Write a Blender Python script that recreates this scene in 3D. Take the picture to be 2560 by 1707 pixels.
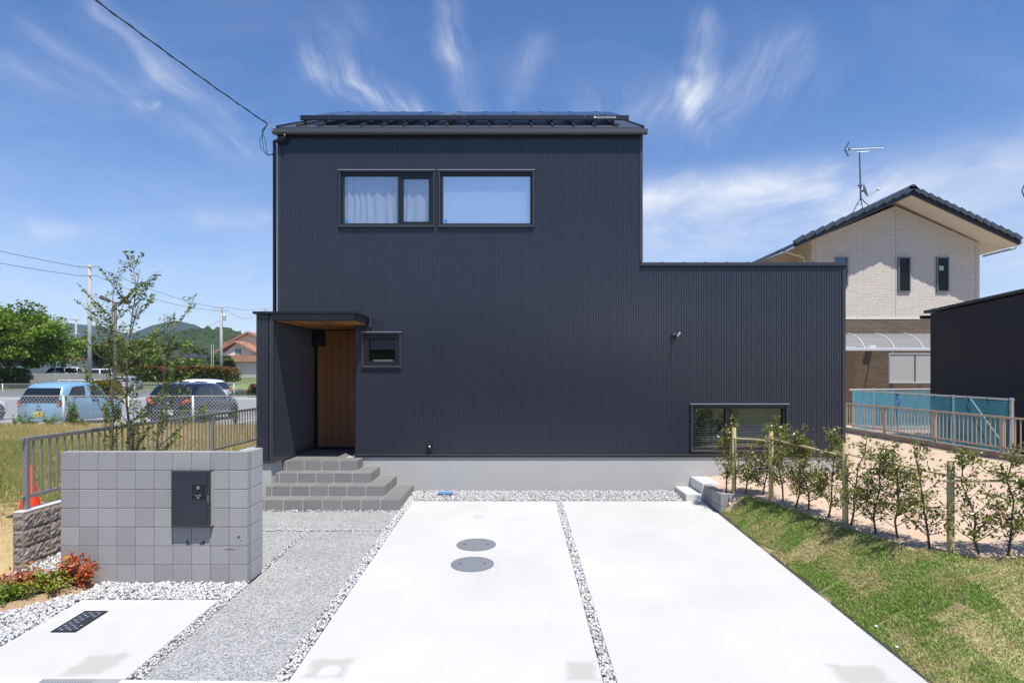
import bpy, math, random
import numpy as np
from mathutils import Vector, Matrix

# ------------------------------------------------------------------ scene, camera, sky, sun
scene = bpy.context.scene
for o in list(bpy.data.objects):
    bpy.data.objects.remove(o)
COL = scene.collection
R = math.radians
FPX, U0, V0, CAMH = 1525.0, 1290.0, 935.0, 2.078      # focal length and principal point on a 2560 x 1707 frame

cam_data = bpy.data.cameras.new('camera')
cam = bpy.data.objects.new('camera', cam_data)
COL.objects.link(cam)
cam.location = (0, 0, CAMH)
cam.rotation_euler = (R(90), 0, 0)
cam_data.sensor_width = 36.0
cam_data.lens = FPX / 2560 * 36.0
cam_data.shift_x = -(U0 - 1280) / 2560
cam_data.shift_y = (V0 - 853.5) / 2560
cam_data.clip_start = 0.05
cam_data.clip_end = 9000
scene.camera = cam
scene.render.resolution_x, scene.render.resolution_y = 1024, 682

SUN_EL, SUN_AZ = R(63.5), R(29)        # height, and angle to the right of straight behind the camera
SUN_STRENGTH, SKY_STRENGTH, EXPOSURE = 4.4, 0.105, 0.42
sun_vec = Vector((math.sin(SUN_AZ) * math.cos(SUN_EL), -math.cos(SUN_AZ) * math.cos(SUN_EL), math.sin(SUN_EL)))
sd = bpy.data.lights.new('sun', 'SUN')
sd.energy, sd.angle, sd.color = SUN_STRENGTH, R(0.53), (1.0, 0.95, 0.865)
sun = bpy.data.objects.new('sun', sd)
COL.objects.link(sun)
sun.location = (8, -8, 20)
sun.rotation_euler = sun_vec.to_track_quat('Z', 'Y').to_euler()

vs = scene.view_settings
vs.view_transform, vs.look, vs.gamma, vs.exposure = 'Standard', 'None', 1.0, EXPOSURE
vs.use_curve_mapping = False

world = bpy.data.worlds.new('World')
scene.world = world
world.use_nodes = True
world.cycles.sampling_method = 'MANUAL'
world.cycles.sample_map_resolution = 256


def direction(u, v):
    return Vector((u - U0, FPX, V0 - v)).normalized()


def build_sky():
    nt = world.node_tree
    N, L = nt.nodes, nt.links
    N.clear()

    def node(t, **kw):
        n = N.new(t)
        for k, val in kw.items():
            setattr(n, k, val)
        return n

    def val(n, i, x):
        n.inputs[i].default_value = x

    def m(op, a, b=None, c=None, clamp=False):
        n = node('ShaderNodeMath', operation=op, use_clamp=clamp)
        for i, x in enumerate((a, b, c)):
            if x is None:
                continue
            if isinstance(x, (int, float)):
                n.inputs[i].default_value = x
            else:
                L.new(x, n.inputs[i])
        return n.outputs[0]

    def vm(op, a, b=None, s=None):
        n = node('ShaderNodeVectorMath', operation=op)
        for i, x in enumerate((a, b)):
            if x is None:
                continue
            if isinstance(x, (tuple, Vector)):
                n.inputs[i].default_value = tuple(x)
            else:
                L.new(x, n.inputs[i])
        if s is not None:
            if isinstance(s, (int, float)):
                n.inputs['Scale'].default_value = s
            else:
                L.new(s, n.inputs['Scale'])
        return n.outputs['Value'] if op in ('DOT_PRODUCT', 'LENGTH', 'DISTANCE') else n.outputs[0]

    sky = node('ShaderNodeTexSky', sky_type='NISHITA', sun_disc=False)
    sky.sun_elevation = SUN_EL
    # sun_rotation is measured clockwise from +Y seen from above
    sky.sun_rotation = math.atan2(sun_vec.x, sun_vec.y)
    sky.altitude, sky.air_density, sky.dust_density, sky.ozone_density = 0, 1.0, 0.25, 3.6
    d = node('ShaderNodeTexCoord').outputs['Generated']
    d = vm('NORMALIZE', d)
    sep = node('ShaderNodeSeparateXYZ')
    L.new(d, sep.inputs[0])
    dz = sep.outputs['Z']

    def noise(vec, scale, detail, rough, dist=0.0):
        n = node('ShaderNodeTexNoise')
        L.new(vec, n.inputs['Vector'])
        val(n, 'Scale', scale), val(n, 'Detail', detail), val(n, 'Roughness', rough), val(n, 'Distortion', dist)
        return n

    # clouds lie on a flat high layer: project the view direction on it
    pz = m('ADD', m('MAXIMUM', dz, 0.0), 0.16)
    flat = vm('SCALE', d, None, m('DIVIDE', 1.0, pz))
    warp = noise(d, 5.0, 3, 0.6)
    wv = vm('SCALE', vm('SUBTRACT', warp.outputs['Color'], (0.5, 0.5, 0.5)), None, 0.13)
    warp2 = noise(d, 22.0, 3, 0.65)
    wv2 = vm('SCALE', vm('SUBTRACT', warp2.outputs['Color'], (0.5, 0.5, 0.5)), None, 0.045)
    dw = vm('ADD', vm('ADD', d, vm('SCALE', wv, None, 0.25)), vm('SCALE', wv2, None, 0.6))
    total = soft = None
    # cirrus streaks: (start, end, half width, strength) measured on the sky
    streaks = [((805, 172), (1030, 285), 34, .80), ((870, 70), (800, 180), 60, .20),
               ((1122, 30), (1128, 140), 30, .48), ((1130, 130), (1180, 285), 32, .34), ((1345, 110), (1290, 240), 36, .26),
               ((1772, 60), (1740, 250), 28, .52), ((1714, 215), (1756, 350), 24, .5), ((1790, 240), (1985, 100), 44, .26),
               ((1800, 290), (2020, 190), 70, .26), ((1480, 310), (1720, 265), 70, .30),
               ((250, 20), (430, 200), 36, .30), ((400, 180), (570, 295), 30, .32), ((0, 150), (640, 400), 32, .26),
               ((90, 90), (340, 235), 30, .22), ((345, 262), (385, 268), 10, .6),
               ((100, 575), (690, 556), 22, .5), ((1600, 505), (2080, 455), 48, .8), ((1640, 580), (2200, 550), 95, .7), ((2150, 480), (2560, 400), 70, .6), ((2300, 600), (2560, 600), 120, .5)]
    fl = vm('ADD', flat, vm('SCALE', wv, None, 1.6))
    fine = noise(vm('MULTIPLY', fl, (15.0, 1.5, 0.0)), 1.0, 8, 0.70, 0.3)
    fiber = m('MULTIPLY_ADD', fine.outputs['Fac'], 3.4, -1.25, clamp=True)
    for (a, b, w, s) in streaks:
        A, B = direction(*a), direction(*b)
        BA = B - A
        pa = vm('SUBTRACT', dw, A)
        t = m('MULTIPLY', vm('DOT_PRODUCT', pa, BA), 1.0 / BA.length_squared, clamp=True)
        q = vm('SUBTRACT', pa, vm('SCALE', tuple(BA), None, t))
        dist = vm('LENGTH', q)
        k = m('SUBTRACT', 1.0, m('MULTIPLY', dist, FPX / (w * 1.7)), clamp=True)
        k = m('MULTIPLY', m('POWER', k, 1.7), s)
        if a[1] > 400:
            soft = k if soft is None else m('ADD', soft, k)
        else:
            total = k if total is None else m('ADD', total, k)
    # thin cirrus over the whole sky
    veil = noise(vm('MULTIPLY', flat, (0.55, 1.2, 1)), 1.4, 4, 0.62, 1.1)
    veil_f = m('MULTIPLY_ADD', veil.outputs['Fac'], 1.5, -0.72, clamp=True)
    low = m('SUBTRACT', 1.0, m('MULTIPLY', dz, 2.6), clamp=True)
    cloud = m('MULTIPLY', total, m('MULTIPLY_ADD', fiber, 0.80, 0.12))
    puff = noise(vm('MULTIPLY', d, (1.0, 1.0, 2.6)), 6.5, 6, 0.62, 0.4)
    puff_f = m('MULTIPLY_ADD', puff.outputs['Fac'], 2.6, -0.80, clamp=True)
    cloud = m('ADD', cloud, m('MULTIPLY', soft, m('MULTIPLY_ADD', puff_f, 0.85, 0.12)))
    cloud = m('ADD', cloud, m('MULTIPLY', veil_f, 0.22))
    band = m('MULTIPLY', m('MULTIPLY', m('POWER', low, 1.5), puff.outputs['Fac']), 1.0)
    cloud = m('ADD', cloud, band, clamp=True)
    mix = node('ShaderNodeMix', data_type='RGBA')
    L.new(cloud, mix.inputs['Factor'])
    hs = node('ShaderNodeHueSaturation')
    val(hs, 'Saturation', 1.14)
    L.new(sky.outputs[0], hs.inputs['Color'])
    L.new(vm('MULTIPLY', hs.outputs[0], (0.97, 0.98, 1.13)), mix.inputs['A'])
    mix.inputs['B'].default_value = (6.3, 6.6, 7.3, 1)
    bg = node('ShaderNodeBackground')
    L.new(mix.outputs['Result'], bg.inputs['Color'])
    val(bg, 'Strength', SKY_STRENGTH)
    out = node('ShaderNodeOutputWorld')
    L.new(bg.outputs[0], out.inputs['Surface'])


build_sky()

# ------------------------------------------------------------------ helpers
rng = np.random.default_rng(7)
random.seed(7)


def gz(y):
    """height of the sloping forecourt at depth y"""
    return -0.422 + 0.0387 * y


def px(u, v, y):
    """point at depth y seen at photo pixel u, v"""
    return Vector(((u - U0) * y / FPX, y, CAMH - (v - V0) * y / FPX))


def pg(u, v, z):
    """point at height z seen at photo pixel u, v"""
    y = FPX * (CAMH - z) / (v - V0)
    return Vector(((u - U0) * y / FPX, y, z))


def offset_of(o):
    v = Vector((0, 0, 0))
    while o is not None:
        v += o.location
        o = o.parent
    return v


def tag(o, label=None, cat=None, group=None, kind=None):
    if label:
        o['label'] = label
    if cat:
        o['category'] = cat
    if group:
        o['group'] = group
    if kind:
        o['kind'] = kind
    return o


def thing(name, label, cat, loc=(0, 0, 0), group=None, rz=0.0):
    o = bpy.data.objects.new(name, None)
    o.empty_display_size = 0.2
    COL.objects.link(o)
    o.location = loc
    o.rotation_euler = (0, 0, rz)
    return tag(o, label, cat, group)


def link_mesh(name, me, mat, parent=None, loc=None):
    o = bpy.data.objects.new(name, me)
    COL.objects.link(o)
    if mat is not None and len(me.materials) == 0:
        me.materials.append(mat)
    if parent is not None:
        o.parent = parent
    if loc is not None:
        o.location = loc
    return o


def np_mesh(name, V, F, smooth=False):
    V = np.asarray(V, dtype=np.float32)
    F = np.asarray(F, dtype=np.int32)
    me = bpy.data.meshes.new(name)
    k = F.shape[1]
    me.vertices.add(len(V))
    me.vertices.foreach_set('co', V.ravel())
    me.loops.add(F.size)
    me.loops.foreach_set('vertex_index', F.ravel())
    me.polygons.add(len(F))
    me.polygons.foreach_set('loop_start', np.arange(0, F.size, k, dtype=np.int32))
    if smooth:
        me.polygons.foreach_set('use_smooth', np.ones(len(F), dtype=bool))
    me.update(calc_edges=True)
    return me


def color_attr(me, cols):
    """one colour per vertex, rows of rgb"""
    a = me.color_attributes.new('tint', 'FLOAT_COLOR', 'POINT')
    c = np.ones((len(cols), 4), dtype=np.float32)
    c[:, :3] = cols
    a.data.foreach_set('color', c.ravel())


class MB:
    def __init__(self):
        self.v, self.f = [], []

    def add(self, vs, fs):
        n = len(self.v)
        self.v += [tuple(p) for p in vs]
        self.f += [tuple(i + n for i in f) for f in fs]
        return self

    def box(self, x0, x1, y0, y1, z0, z1, b=0.0):
        if x0 > x1: x0, x1 = x1, x0
        if y0 > y1: y0, y1 = y1, y0
        if z0 > z1: z0, z1 = z1, z0
        b = min(b, (x1 - x0) * .4, (y1 - y0) * .4, (z1 - z0) * .4)
        if b <= 0:
            vs = [(x0, y0, z0), (x1, y0, z0), (x1, y1, z0), (x0, y1, z0), (x0, y0, z1), (x1, y0, z1), (x1, y1, z1), (x0, y1, z1)]
            fs = [(0, 3, 2, 1), (4, 5, 6, 7), (0, 1, 5, 4), (1, 2, 6, 5), (2, 3, 7, 6), (3, 0, 4, 7)]
            return self.add(vs, fs)
        # chamfered box: 24 vertices
        cx, cy, cz = (x0 + x1) / 2, (y0 + y1) / 2, (z0 + z1) / 2
        hx, hy, hz = (x1 - x0) / 2, (y1 - y0) / 2, (z1 - z0) / 2
        vs, ix = [], {}
        for sx in (-1, 1):
            for sy in (-1, 1):
                for sz in (-1, 1):
                    for ax in range(3):
                        p = [cx + sx * (hx - (0 if ax == 0 else b)), cy + sy * (hy - (0 if ax == 1 else b)), cz + sz * (hz - (0 if ax == 2 else b))]
                        ix[(sx, sy, sz, ax)] = len(vs)
                        vs.append(p)
        fs = []
        for ax in range(3):
            o1, o2 = (ax + 1) % 3, (ax + 2) % 3
            for s in (-1, 1):
                q = []
                for a, c in ((-1, -1), (1, -1), (1, 1), (-1, 1)):
                    k = [0, 0, 0]
                    k[ax], k[o1], k[o2] = s, a, c
                    q.append(ix[(k[0], k[1], k[2], ax)])
                fs.append(q if s > 0 else q[::-1])
        for ax in range(3):           # edges along axis ax
            o1, o2 = (ax + 1) % 3, (ax + 2) % 3
            for a in (-1, 1):
                for c in (-1, 1):
                    k0, k1 = [0, 0, 0], [0, 0, 0]
                    k0[ax], k1[ax] = -1, 1
                    k0[o1] = k1[o1] = a
                    k0[o2] = k1[o2] = c
                    q = [ix[(*k0, o1)], ix[(*k1, o1)], ix[(*k1, o2)], ix[(*k0, o2)]]
                    fs.append(q if a * c < 0 else q[::-1])
        for sx in (-1, 1):
            for sy in (-1, 1):
                for sz in (-1, 1):
                    q = [ix[(sx, sy, sz, 0)], ix[(sx, sy, sz, 1)], ix[(sx, sy, sz, 2)]]
                    fs.append(q if sx * sy * sz > 0 else q[::-1])
        return self.add(vs, fs)

    def tube(self, pts, r, n=6, caps=True):
        pts = [Vector(p) for p in pts]
        rs = r if isinstance(r, (list, tuple)) else [r] * len(pts)
        base = len(self.v)
        prev = None
        for i, p in enumerate(pts):
            a = pts[max(i - 1, 0)]
            b = pts[min(i + 1, len(pts) - 1)]
            t = (b - a)
            if t.length < 1e-9:
                t = Vector((0, 0, 1))
            t.normalize()
            ref = Vector((0, 0, 1)) if abs(t.z) < 0.92 else Vector((1, 0, 0))
            if prev is None:
                s = t.cross(ref).normalized()
            else:
                s = (prev - t * prev.dot(t))
                s = s.normalized() if s.length > 1e-6 else t.cross(ref).normalized()
            prev = s
            w = t.cross(s)
            for k in range(n):
                an = 2 * math.pi * k / n
                self.v.append(tuple(p + (s * math.cos(an) + w * math.sin(an)) * rs[i]))
        for i in range(len(pts) - 1):
            for k in range(n):
                a = base + i * n + k
                b = base + i * n + (k + 1) % n
                self.f.append((a, b, b + n, a + n))
        if caps:
            self.f.append(tuple(base + k for k in range(n))[::-1])
            self.f.append(tuple(base + (len(pts) - 1) * n + k for k in range(n)))
        return self

    def bar(self, p0, p1, w, h, up=(0, 0, 1)):
        """rectangular bar from p0 to p1, w wide and h high"""
        p0, p1 = Vector(p0), Vector(p1)
        t = (p1 - p0).normalized()
        up = Vector(up)
        s = t.cross(up).normalized()
        q = s.cross(t).normalized()
        vs = []
        for p in (p0, p1):
            for a, b in ((-1, -1), (1, -1), (1, 1), (-1, 1)):
                vs.append(p + s * (a * w / 2) + q * (b * h / 2))
        return self.add(vs, [(0, 1, 2, 3), (7, 6, 5, 4), (0, 4, 5, 1), (1, 5, 6, 2), (2, 6, 7, 3), (3, 7, 4, 0)])

    def prism(self, poly, axis, a, b):
        """extrude a 2D polygon along axis (0,1,2) from a to b; poly coordinates are the other two axes in order"""
        n = len(poly)
        vs = []
        for h in (a, b):
            for p in poly:
                q = [0, 0, 0]
                q[axis] = h
                o = [i for i in range(3) if i != axis]
                q[o[0]], q[o[1]] = p
                vs.append(q)
        fs = [tuple(range(n))[::-1], tuple(range(n, 2 * n))]
        for i in range(n):
            j = (i + 1) % n
            fs.append((i, j, j + n, i + n))
        return self.add(vs, fs)

    def lathe(self, prof, c, n=16, axis='Z'):
        """prof: list of (radius, height)"""
        base = len(self.v)
        for (r, h) in prof:
            for k in range(n):
                an = 2 * math.pi * k / n
                p = (r * math.cos(an), r * math.sin(an), h)
                if axis == 'Y':
                    p = (p[0], p[2], p[1])
                elif axis == 'X':
                    p = (p[2], p[0], p[1])
                self.v.append((c[0] + p[0], c[1] + p[1], c[2] + p[2]))
        for i in range(len(prof) - 1):
            for k in range(n):
                a = base + i * n + k
                b = base + i * n + (k + 1) % n
                self.f.append((a, b, b + n, a + n))
        self.f.append(tuple(base + k for k in range(n))[::-1])
        self.f.append(tuple(base + (len(prof) - 1) * n + k for k in range(n)))
        return self

    def build(self, name, mat, parent=None, smooth=False, label=None, local=False):
        off = Vector((0, 0, 0)) if (parent is None or local) else offset_of(parent)
        me = bpy.data.meshes.new(name)
        me.from_pydata([(p[0] - off.x, p[1] - off.y, p[2] - off.z) for p in self.v], [], self.f)
        if smooth:
            me.polygons.foreach_set('use_smooth', [True] * len(me.polygons))
        o = link_mesh(name, me, mat, parent)
        if label:
            o['label'] = label
        return o


def box(name, mat, parent, x0, x1, y0, y1, z0, z1, b=0.0, label=None):
    return MB().box(x0, x1, y0, y1, z0, z1, b).build(name, mat, parent, label=label)


# ------------------------------------------------------------------ materials
MATS = {}


def mat(name, col, rough=0.6, metal=0.0, spec=0.5, noise=None, bump=None, rand=0.0, coat=0.0, tint=False, transl=0.0,
        var=None, alpha=None, coords='Object'):
    """noise = (scale, amount of lightness change, detail); var = (scale, second colour, contrast); bump = (scale, strength, distance)"""
    if name in MATS:
        return MATS[name]
    m = bpy.data.materials.new(name)
    m.use_nodes = True
    nt = m.node_tree
    N, L = nt.nodes, nt.links
    bs = N['Principled BSDF']
    bs.inputs['Roughness'].default_value = rough
    bs.inputs['Metallic'].default_value = metal
    bs.inputs['Specular IOR Level'].default_value = spec
    if coat:
        bs.inputs['Coat Weight'].default_value = coat
        bs.inputs['Coat Roughness'].default_value = 0.06
    tc = N.new('ShaderNodeTexCoord')
    vec = tc.outputs[coords]
    if coords == 'World':
        vec = None
    cur = None
    if tint:
        a = N.new('ShaderNodeAttribute')
        a.attribute_name = 'tint'
        cur = a.outputs['Color']

    def rgb():
        nonlocal cur
        if cur is None:
            n = N.new('ShaderNodeRGB')
            n.outputs[0].default_value = (*col, 1)
            cur = n.outputs[0]
        return cur
    if var:
        t = N.new('ShaderNodeTexNoise')
        t.inputs['Scale'].default_value = var[0]
        t.inputs['Detail'].default_value = 6
        t.inputs['Roughness'].default_value = 0.6
        L.new(vec, t.inputs['Vector'])
        cr = N.new('ShaderNodeMapRange')
        cr.inputs['From Min'].default_value = 0.5 - 0.5 / var[2]
        cr.inputs['From Max'].default_value = 0.5 + 0.5 / var[2]
        L.new(t.outputs['Fac'], cr.inputs['Value'])
        mx = N.new('ShaderNodeMix')
        mx.data_type = 'RGBA'
        L.new(cr.outputs[0], mx.inputs['Factor'])
        L.new(rgb(), mx.inputs['A'])
        mx.inputs['B'].default_value = (*var[1], 1)
        cur = mx.outputs['Result']
    if noise:
        t = N.new('ShaderNodeTexNoise')
        t.inputs['Scale'].default_value = noise[0]
        t.inputs['Detail'].default_value = noise[2] if len(noise) > 2 else 4
        t.inputs['Roughness'].default_value = 0.65
        L.new(vec, t.inputs['Vector'])
        ma = N.new('ShaderNodeMath')
        ma.operation = 'MULTIPLY_ADD'
        ma.inputs[1].default_value = 2 * noise[1]
        ma.inputs[2].default_value = 1 - noise[1]
        L.new(t.outputs['Fac'], ma.inputs[0])
        vmn = N.new('ShaderNodeVectorMath')
        vmn.operation = 'SCALE'
        L.new(rgb(), vmn.inputs[0])
        L.new(ma.outputs[0], vmn.inputs['Scale'])
        cur = vmn.outputs[0]
    if rand:
        oi = N.new('ShaderNodeObjectInfo')
        ma = N.new('ShaderNodeMath')
        ma.operation = 'MULTIPLY_ADD'
        ma.inputs[1].default_value = 2 * rand
        ma.inputs[2].default_value = 1 - rand
        L.new(oi.outputs['Random'], ma.inputs[0])
        vmn = N.new('ShaderNodeVectorMath')
        vmn.operation = 'SCALE'
        L.new(rgb(), vmn.inputs[0])
        L.new(ma.outputs[0], vmn.inputs['Scale'])
        cur = vmn.outputs[0]
    if cur is None:
        bs.inputs['Base Color'].default_value = (*col, 1)
    else:
        L.new(cur, bs.inputs['Base Color'])
    if bump:
        t = N.new('ShaderNodeTexNoise')
        t.inputs['Scale'].default_value = bump[0]
        t.inputs['Detail'].default_value = 5
        L.new(vec, t.inputs['Vector'])
        b = N.new('ShaderNodeBump')
        b.inputs['Strength'].default_value = bump[1]
        b.inputs['Distance'].default_value = bump[2]
        L.new(t.outputs['Fac'], b.inputs['Height'])
        L.new(b.outputs[0], bs.inputs['Normal'])
    if transl:
        tr = N.new('ShaderNodeBsdfTranslucent')
        if cur is None:
            tr.inputs['Color'].default_value = (*col, 1)
        else:
            L.new(cur, tr.inputs['Color'])
        ms = N.new('ShaderNodeMixShader')
        ms.inputs[0].default_value = transl
        L.new(bs.outputs[0], ms.inputs[1])
        L.new(tr.outputs[0], ms.inputs[2])
        L.new(ms.outputs[0], N['Material Output'].inputs['Surface'])
    if alpha is not None:
        tp = N.new('ShaderNodeBsdfTransparent')
        ms = N.new('ShaderNodeMixShader')
        ms.inputs[0].default_value = alpha
        L.new(tp.outputs[0], ms.inputs[1])
        L.new(bs.outputs[0], ms.inputs[2])
        L.new(ms.outputs[0], N['Material Output'].inputs['Surface'])
    MATS[name] = m
    return m


def glass(name, tint, refl, rough=0.0):
    m = bpy.data.materials.new(name)
    m.use_nodes = True
    nt = m.node_tree
    N, L = nt.nodes, nt.links
    N.remove(N['Principled BSDF'])
    tp = N.new('ShaderNodeBsdfTransparent')
    tp.inputs[0].default_value = (*tint, 1)
    gl = N.new('ShaderNodeBsdfGlossy')
    gl.inputs['Roughness'].default_value = rough
    gl.inputs['Color'].default_value = (.9, .95, 1, 1)
    lw = N.new('ShaderNodeLayerWeight')
    pw = N.new('ShaderNodeMath')
    pw.operation = 'POWER'
    pw.inputs[1].default_value = 5
    L.new(lw.outputs['Facing'], pw.inputs[0])
    ad = N.new('ShaderNodeMath')
    ad.operation = 'MULTIPLY_ADD'
    ad.use_clamp = True
    ad.inputs[1].default_value = 1 - refl
    ad.inputs[2].default_value = refl
    L.new(pw.outputs[0], ad.inputs[0])
    ms = N.new('ShaderNodeMixShader')
    L.new(ad.outputs[0], ms.inputs[0])
    L.new(tp.outputs[0], ms.inputs[1])
    L.new(gl.outputs[0], ms.inputs[2])
    L.new(ms.outputs[0], N['Material Output'].inputs['Surface'])
    MATS[name] = m
    return m


M_siding = mat('charcoal_steel', (.0285, .0325, .047), .23, 0.0, .5, noise=(.9, .12, 6), coat=0.0)
M_trim = mat('charcoal_trim', (.038, .040, .048), .35, 0.0, .5)
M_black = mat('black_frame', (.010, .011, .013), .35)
M_roof = mat('roof_steel', (.065, .07, .085), .36, .3, .5)
M_gutter = mat('gutter_pvc', (.062, .066, .075), .4)
M_found = mat('foundation_render', (.40, .40, .385), .85, noise=(1.7, .08, 6), bump=(160, .12, .004))
M_wood = mat('cedar', (.29, .115, .036), .5, noise=(3, .25), rand=.28)
M_soffit = mat('soffit_cedar', (.33, .15, .045), .5, noise=(3, .2), rand=.25)
M_tile = mat('step_tile', (.21, .202, .197), .55, noise=(9, .16, 6), rand=.08, bump=(60, .1, .002))
M_grout = mat('grout', (.47, .455, .44), .9, noise=(20, .1))
M_block = mat('grey_block', (.292, .288, .285), .93, noise=(72, .62, 4), rand=.09, bump=(75, .8, .006))
M_blockend = mat('smooth_block', (.35, .35, .36), .93, noise=(60, .4, 4), rand=.05, bump=(75, .5, .004))
M_mortar = mat('mortar', (.20, .20, .205), .95, noise=(30, .15))
M_cap = mat('cast_concrete', (.60, .595, .58), .9, noise=(6, .06, 6), bump=(80, .15, .003))
M_split = mat('split_face_block', (.26, .215, .185), .95, noise=(26, .34, 8), rand=.08, bump=(55, .6, .012))
M_alu = mat('bronze_aluminium', (.26, .25, .235), .38, .35)
M_alutan = mat('tan_aluminium', (.43, .34, .265), .45, .2)
M_galv = mat('galvanised', (.52, .54, .55), .42, .55)
M_soil = mat('orange_soil', (.40, .255, .11), .97, noise=(9, .3, 8), bump=(22, .8, .04))
M_sand = mat('sandy_ground', (.61, .47, .345), .97, noise=(1.6, .13, 9), bump=(45, .5, .012), var=(34, (.50, .37, .27), 3.2))
M_white = mat('white_paint', (.8, .8, .79), .6)
M_postwood = mat('post_pine', (.50, .40, .185), .75, noise=(14, .25, 6), rand=.06)
M_bamboo = mat('rail_pine', (.62, .50, .27), .7, noise=(10, .2, 6))
M_bark = mat('bark', (.12, .09, .07), .9, noise=(40, .35, 5))
M_box = mat('parcel_box_steel', (.026, .031, .042), .38)
M_glassup = glass('coated_glass', (.86, .91, .95), .34)
M_glasslow = glass('window_glass', (.45, .52, .54), .16)
M_glassfrost = glass('frosted_coated_glass', (.86, .91, .95), .58)
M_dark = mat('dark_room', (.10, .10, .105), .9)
M_curtain = mat('sheer_curtain', (.80, .80, .80), .9, transl=.45)
M_blind = mat('blind_fabric', (.55, .58, .62), .9)

# ------------------------------------------------------------------ ground materials
def slab_material():
    m = bpy.data.materials.new('white_concrete')
    m.use_nodes = True
    nt = m.node_tree
    N, L = nt.nodes, nt.links
    bs = N['Principled BSDF']
    bs.inputs['Roughness'].default_value = .88
    bs.inputs['Specular IOR Level'].default_value = .3
    geo = N.new('ShaderNodeNewGeometry')
    pos = geo.outputs['Position']

    def noise(scale, detail=5, rough=.6):
        t = N.new('ShaderNodeTexNoise')
        t.inputs['Scale'].default_value = scale
        t.inputs['Detail'].default_value = detail
        t.inputs['Roughness'].default_value = rough
        L.new(pos, t.inputs['Vector'])
        return t

    def ma(op, a, b, c=None, clamp=False):
        n = N.new('ShaderNodeMath')
        n.operation = op
        n.use_clamp = clamp
        for i, x in enumerate((a, b, c)):
            if x is None:
                continue
            if isinstance(x, (int, float)):
                n.inputs[i].default_value = x
            else:
                L.new(x, n.inputs[i])
        return n.outputs[0]
    sep = N.new('ShaderNodeSeparateXYZ')
    wn = noise(4.5, 6)
    wv = N.new('ShaderNodeVectorMath')
    wv.operation = 'MULTIPLY_ADD'
    wv.inputs[1].default_value = (.20, .20, 0)
    wv.inputs[2].default_value = (-.10, -.10, 0)
    L.new(wn.outputs['Color'], wv.inputs[0])
    ad = N.new('ShaderNodeVectorMath')
    ad.operation = 'ADD'
    L.new(pos, ad.inputs[0])
    L.new(wv.outputs[0], ad.inputs[1])
    L.new(ad.outputs[0], sep.inputs[0])
    x, y = sep.outputs['X'], sep.outputs['Y']
    stain = None
    for (cx, cy, hx, hy, hole) in ((-1.48, 4.80, .19, .18, (-1.46, 4.76, .085)), (.51, 4.76, .15, .17, None), (2.66, 4.72, .22, .17, None), (-3.34, 4.86, .19, .19, None)):
        dx = ma('SUBTRACT', ma('ABSOLUTE', ma('SUBTRACT', x, cx), 0), hx)
        dy = ma('SUBTRACT', ma('ABSOLUTE', ma('SUBTRACT', y, cy), 0), hy)
        d = ma('MAXIMUM', dx, dy)
        k = ma('MULTIPLY', d, -15.0, clamp=True)
        if hole:
            hd = N.new('ShaderNodeVectorMath')
            hd.operation = 'DISTANCE'
            cb = N.new('ShaderNodeCombineXYZ')
            L.new(x, cb.inputs[0]), L.new(y, cb.inputs[1])
            L.new(cb.outputs[0], hd.inputs[0])
            hd.inputs[1].default_value = (hole[0], hole[1], 0)
            k = ma('MULTIPLY', k, ma('MULTIPLY', ma('SUBTRACT', hd.outputs['Value'], hole[2] - .02), 25.0, clamp=True))
        stain = k if stain is None else ma('MAXIMUM', stain, k)
    base = N.new('ShaderNodeMix')
    base.data_type = 'RGBA'
    big = noise(.8, 8, .62)
    L.new(ma('MULTIPLY_ADD', big.outputs['Fac'], 2.0, -.55, clamp=True), base.inputs['Factor'])
    base.inputs['A'].default_value = (.487, .481, .469, 1)
    base.inputs['B'].default_value = (.582, .575, .562, 1)
    sp = noise(38, 3, .5)
    speck = ma('MULTIPLY_ADD', sp.outputs['Fac'], -14.0, 4.6, clamp=True)
    smear = noise(.35, 6, .7)
    speck = ma('MULTIPLY', speck, ma('MULTIPLY_ADD', smear.outputs['Fac'], 4.0, -1.9, clamp=True))
    m2 = N.new('ShaderNodeMix')
    m2.data_type = 'RGBA'
    L.new(ma('MULTIPLY', speck, .45), m2.inputs['Factor'])
    L.new(base.outputs['Result'], m2.inputs['A'])
    m2.inputs['B'].default_value = (.34, .33, .31, 1)
    m3 = N.new('ShaderNodeMix')
    m3.data_type = 'RGBA'
    L.new(ma('MULTIPLY', stain, .72), m3.inputs['Factor'])
    L.new(m2.outputs['Result'], m3.inputs['A'])
    m3.inputs['B'].default_value = (.385, .375, .335, 1)
    L.new(m3.outputs['Result'], bs.inputs['Base Color'])
    bp = N.new('ShaderNodeBump')
    bp.inputs['Strength'].default_value = .12
    bp.inputs['Distance'].default_value = .003
    fn = noise(120, 4)
    L.new(fn.outputs['Fac'], bp.inputs['Height'])
    L.new(bp.outputs[0], bs.inputs['Normal'])
    return m


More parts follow.
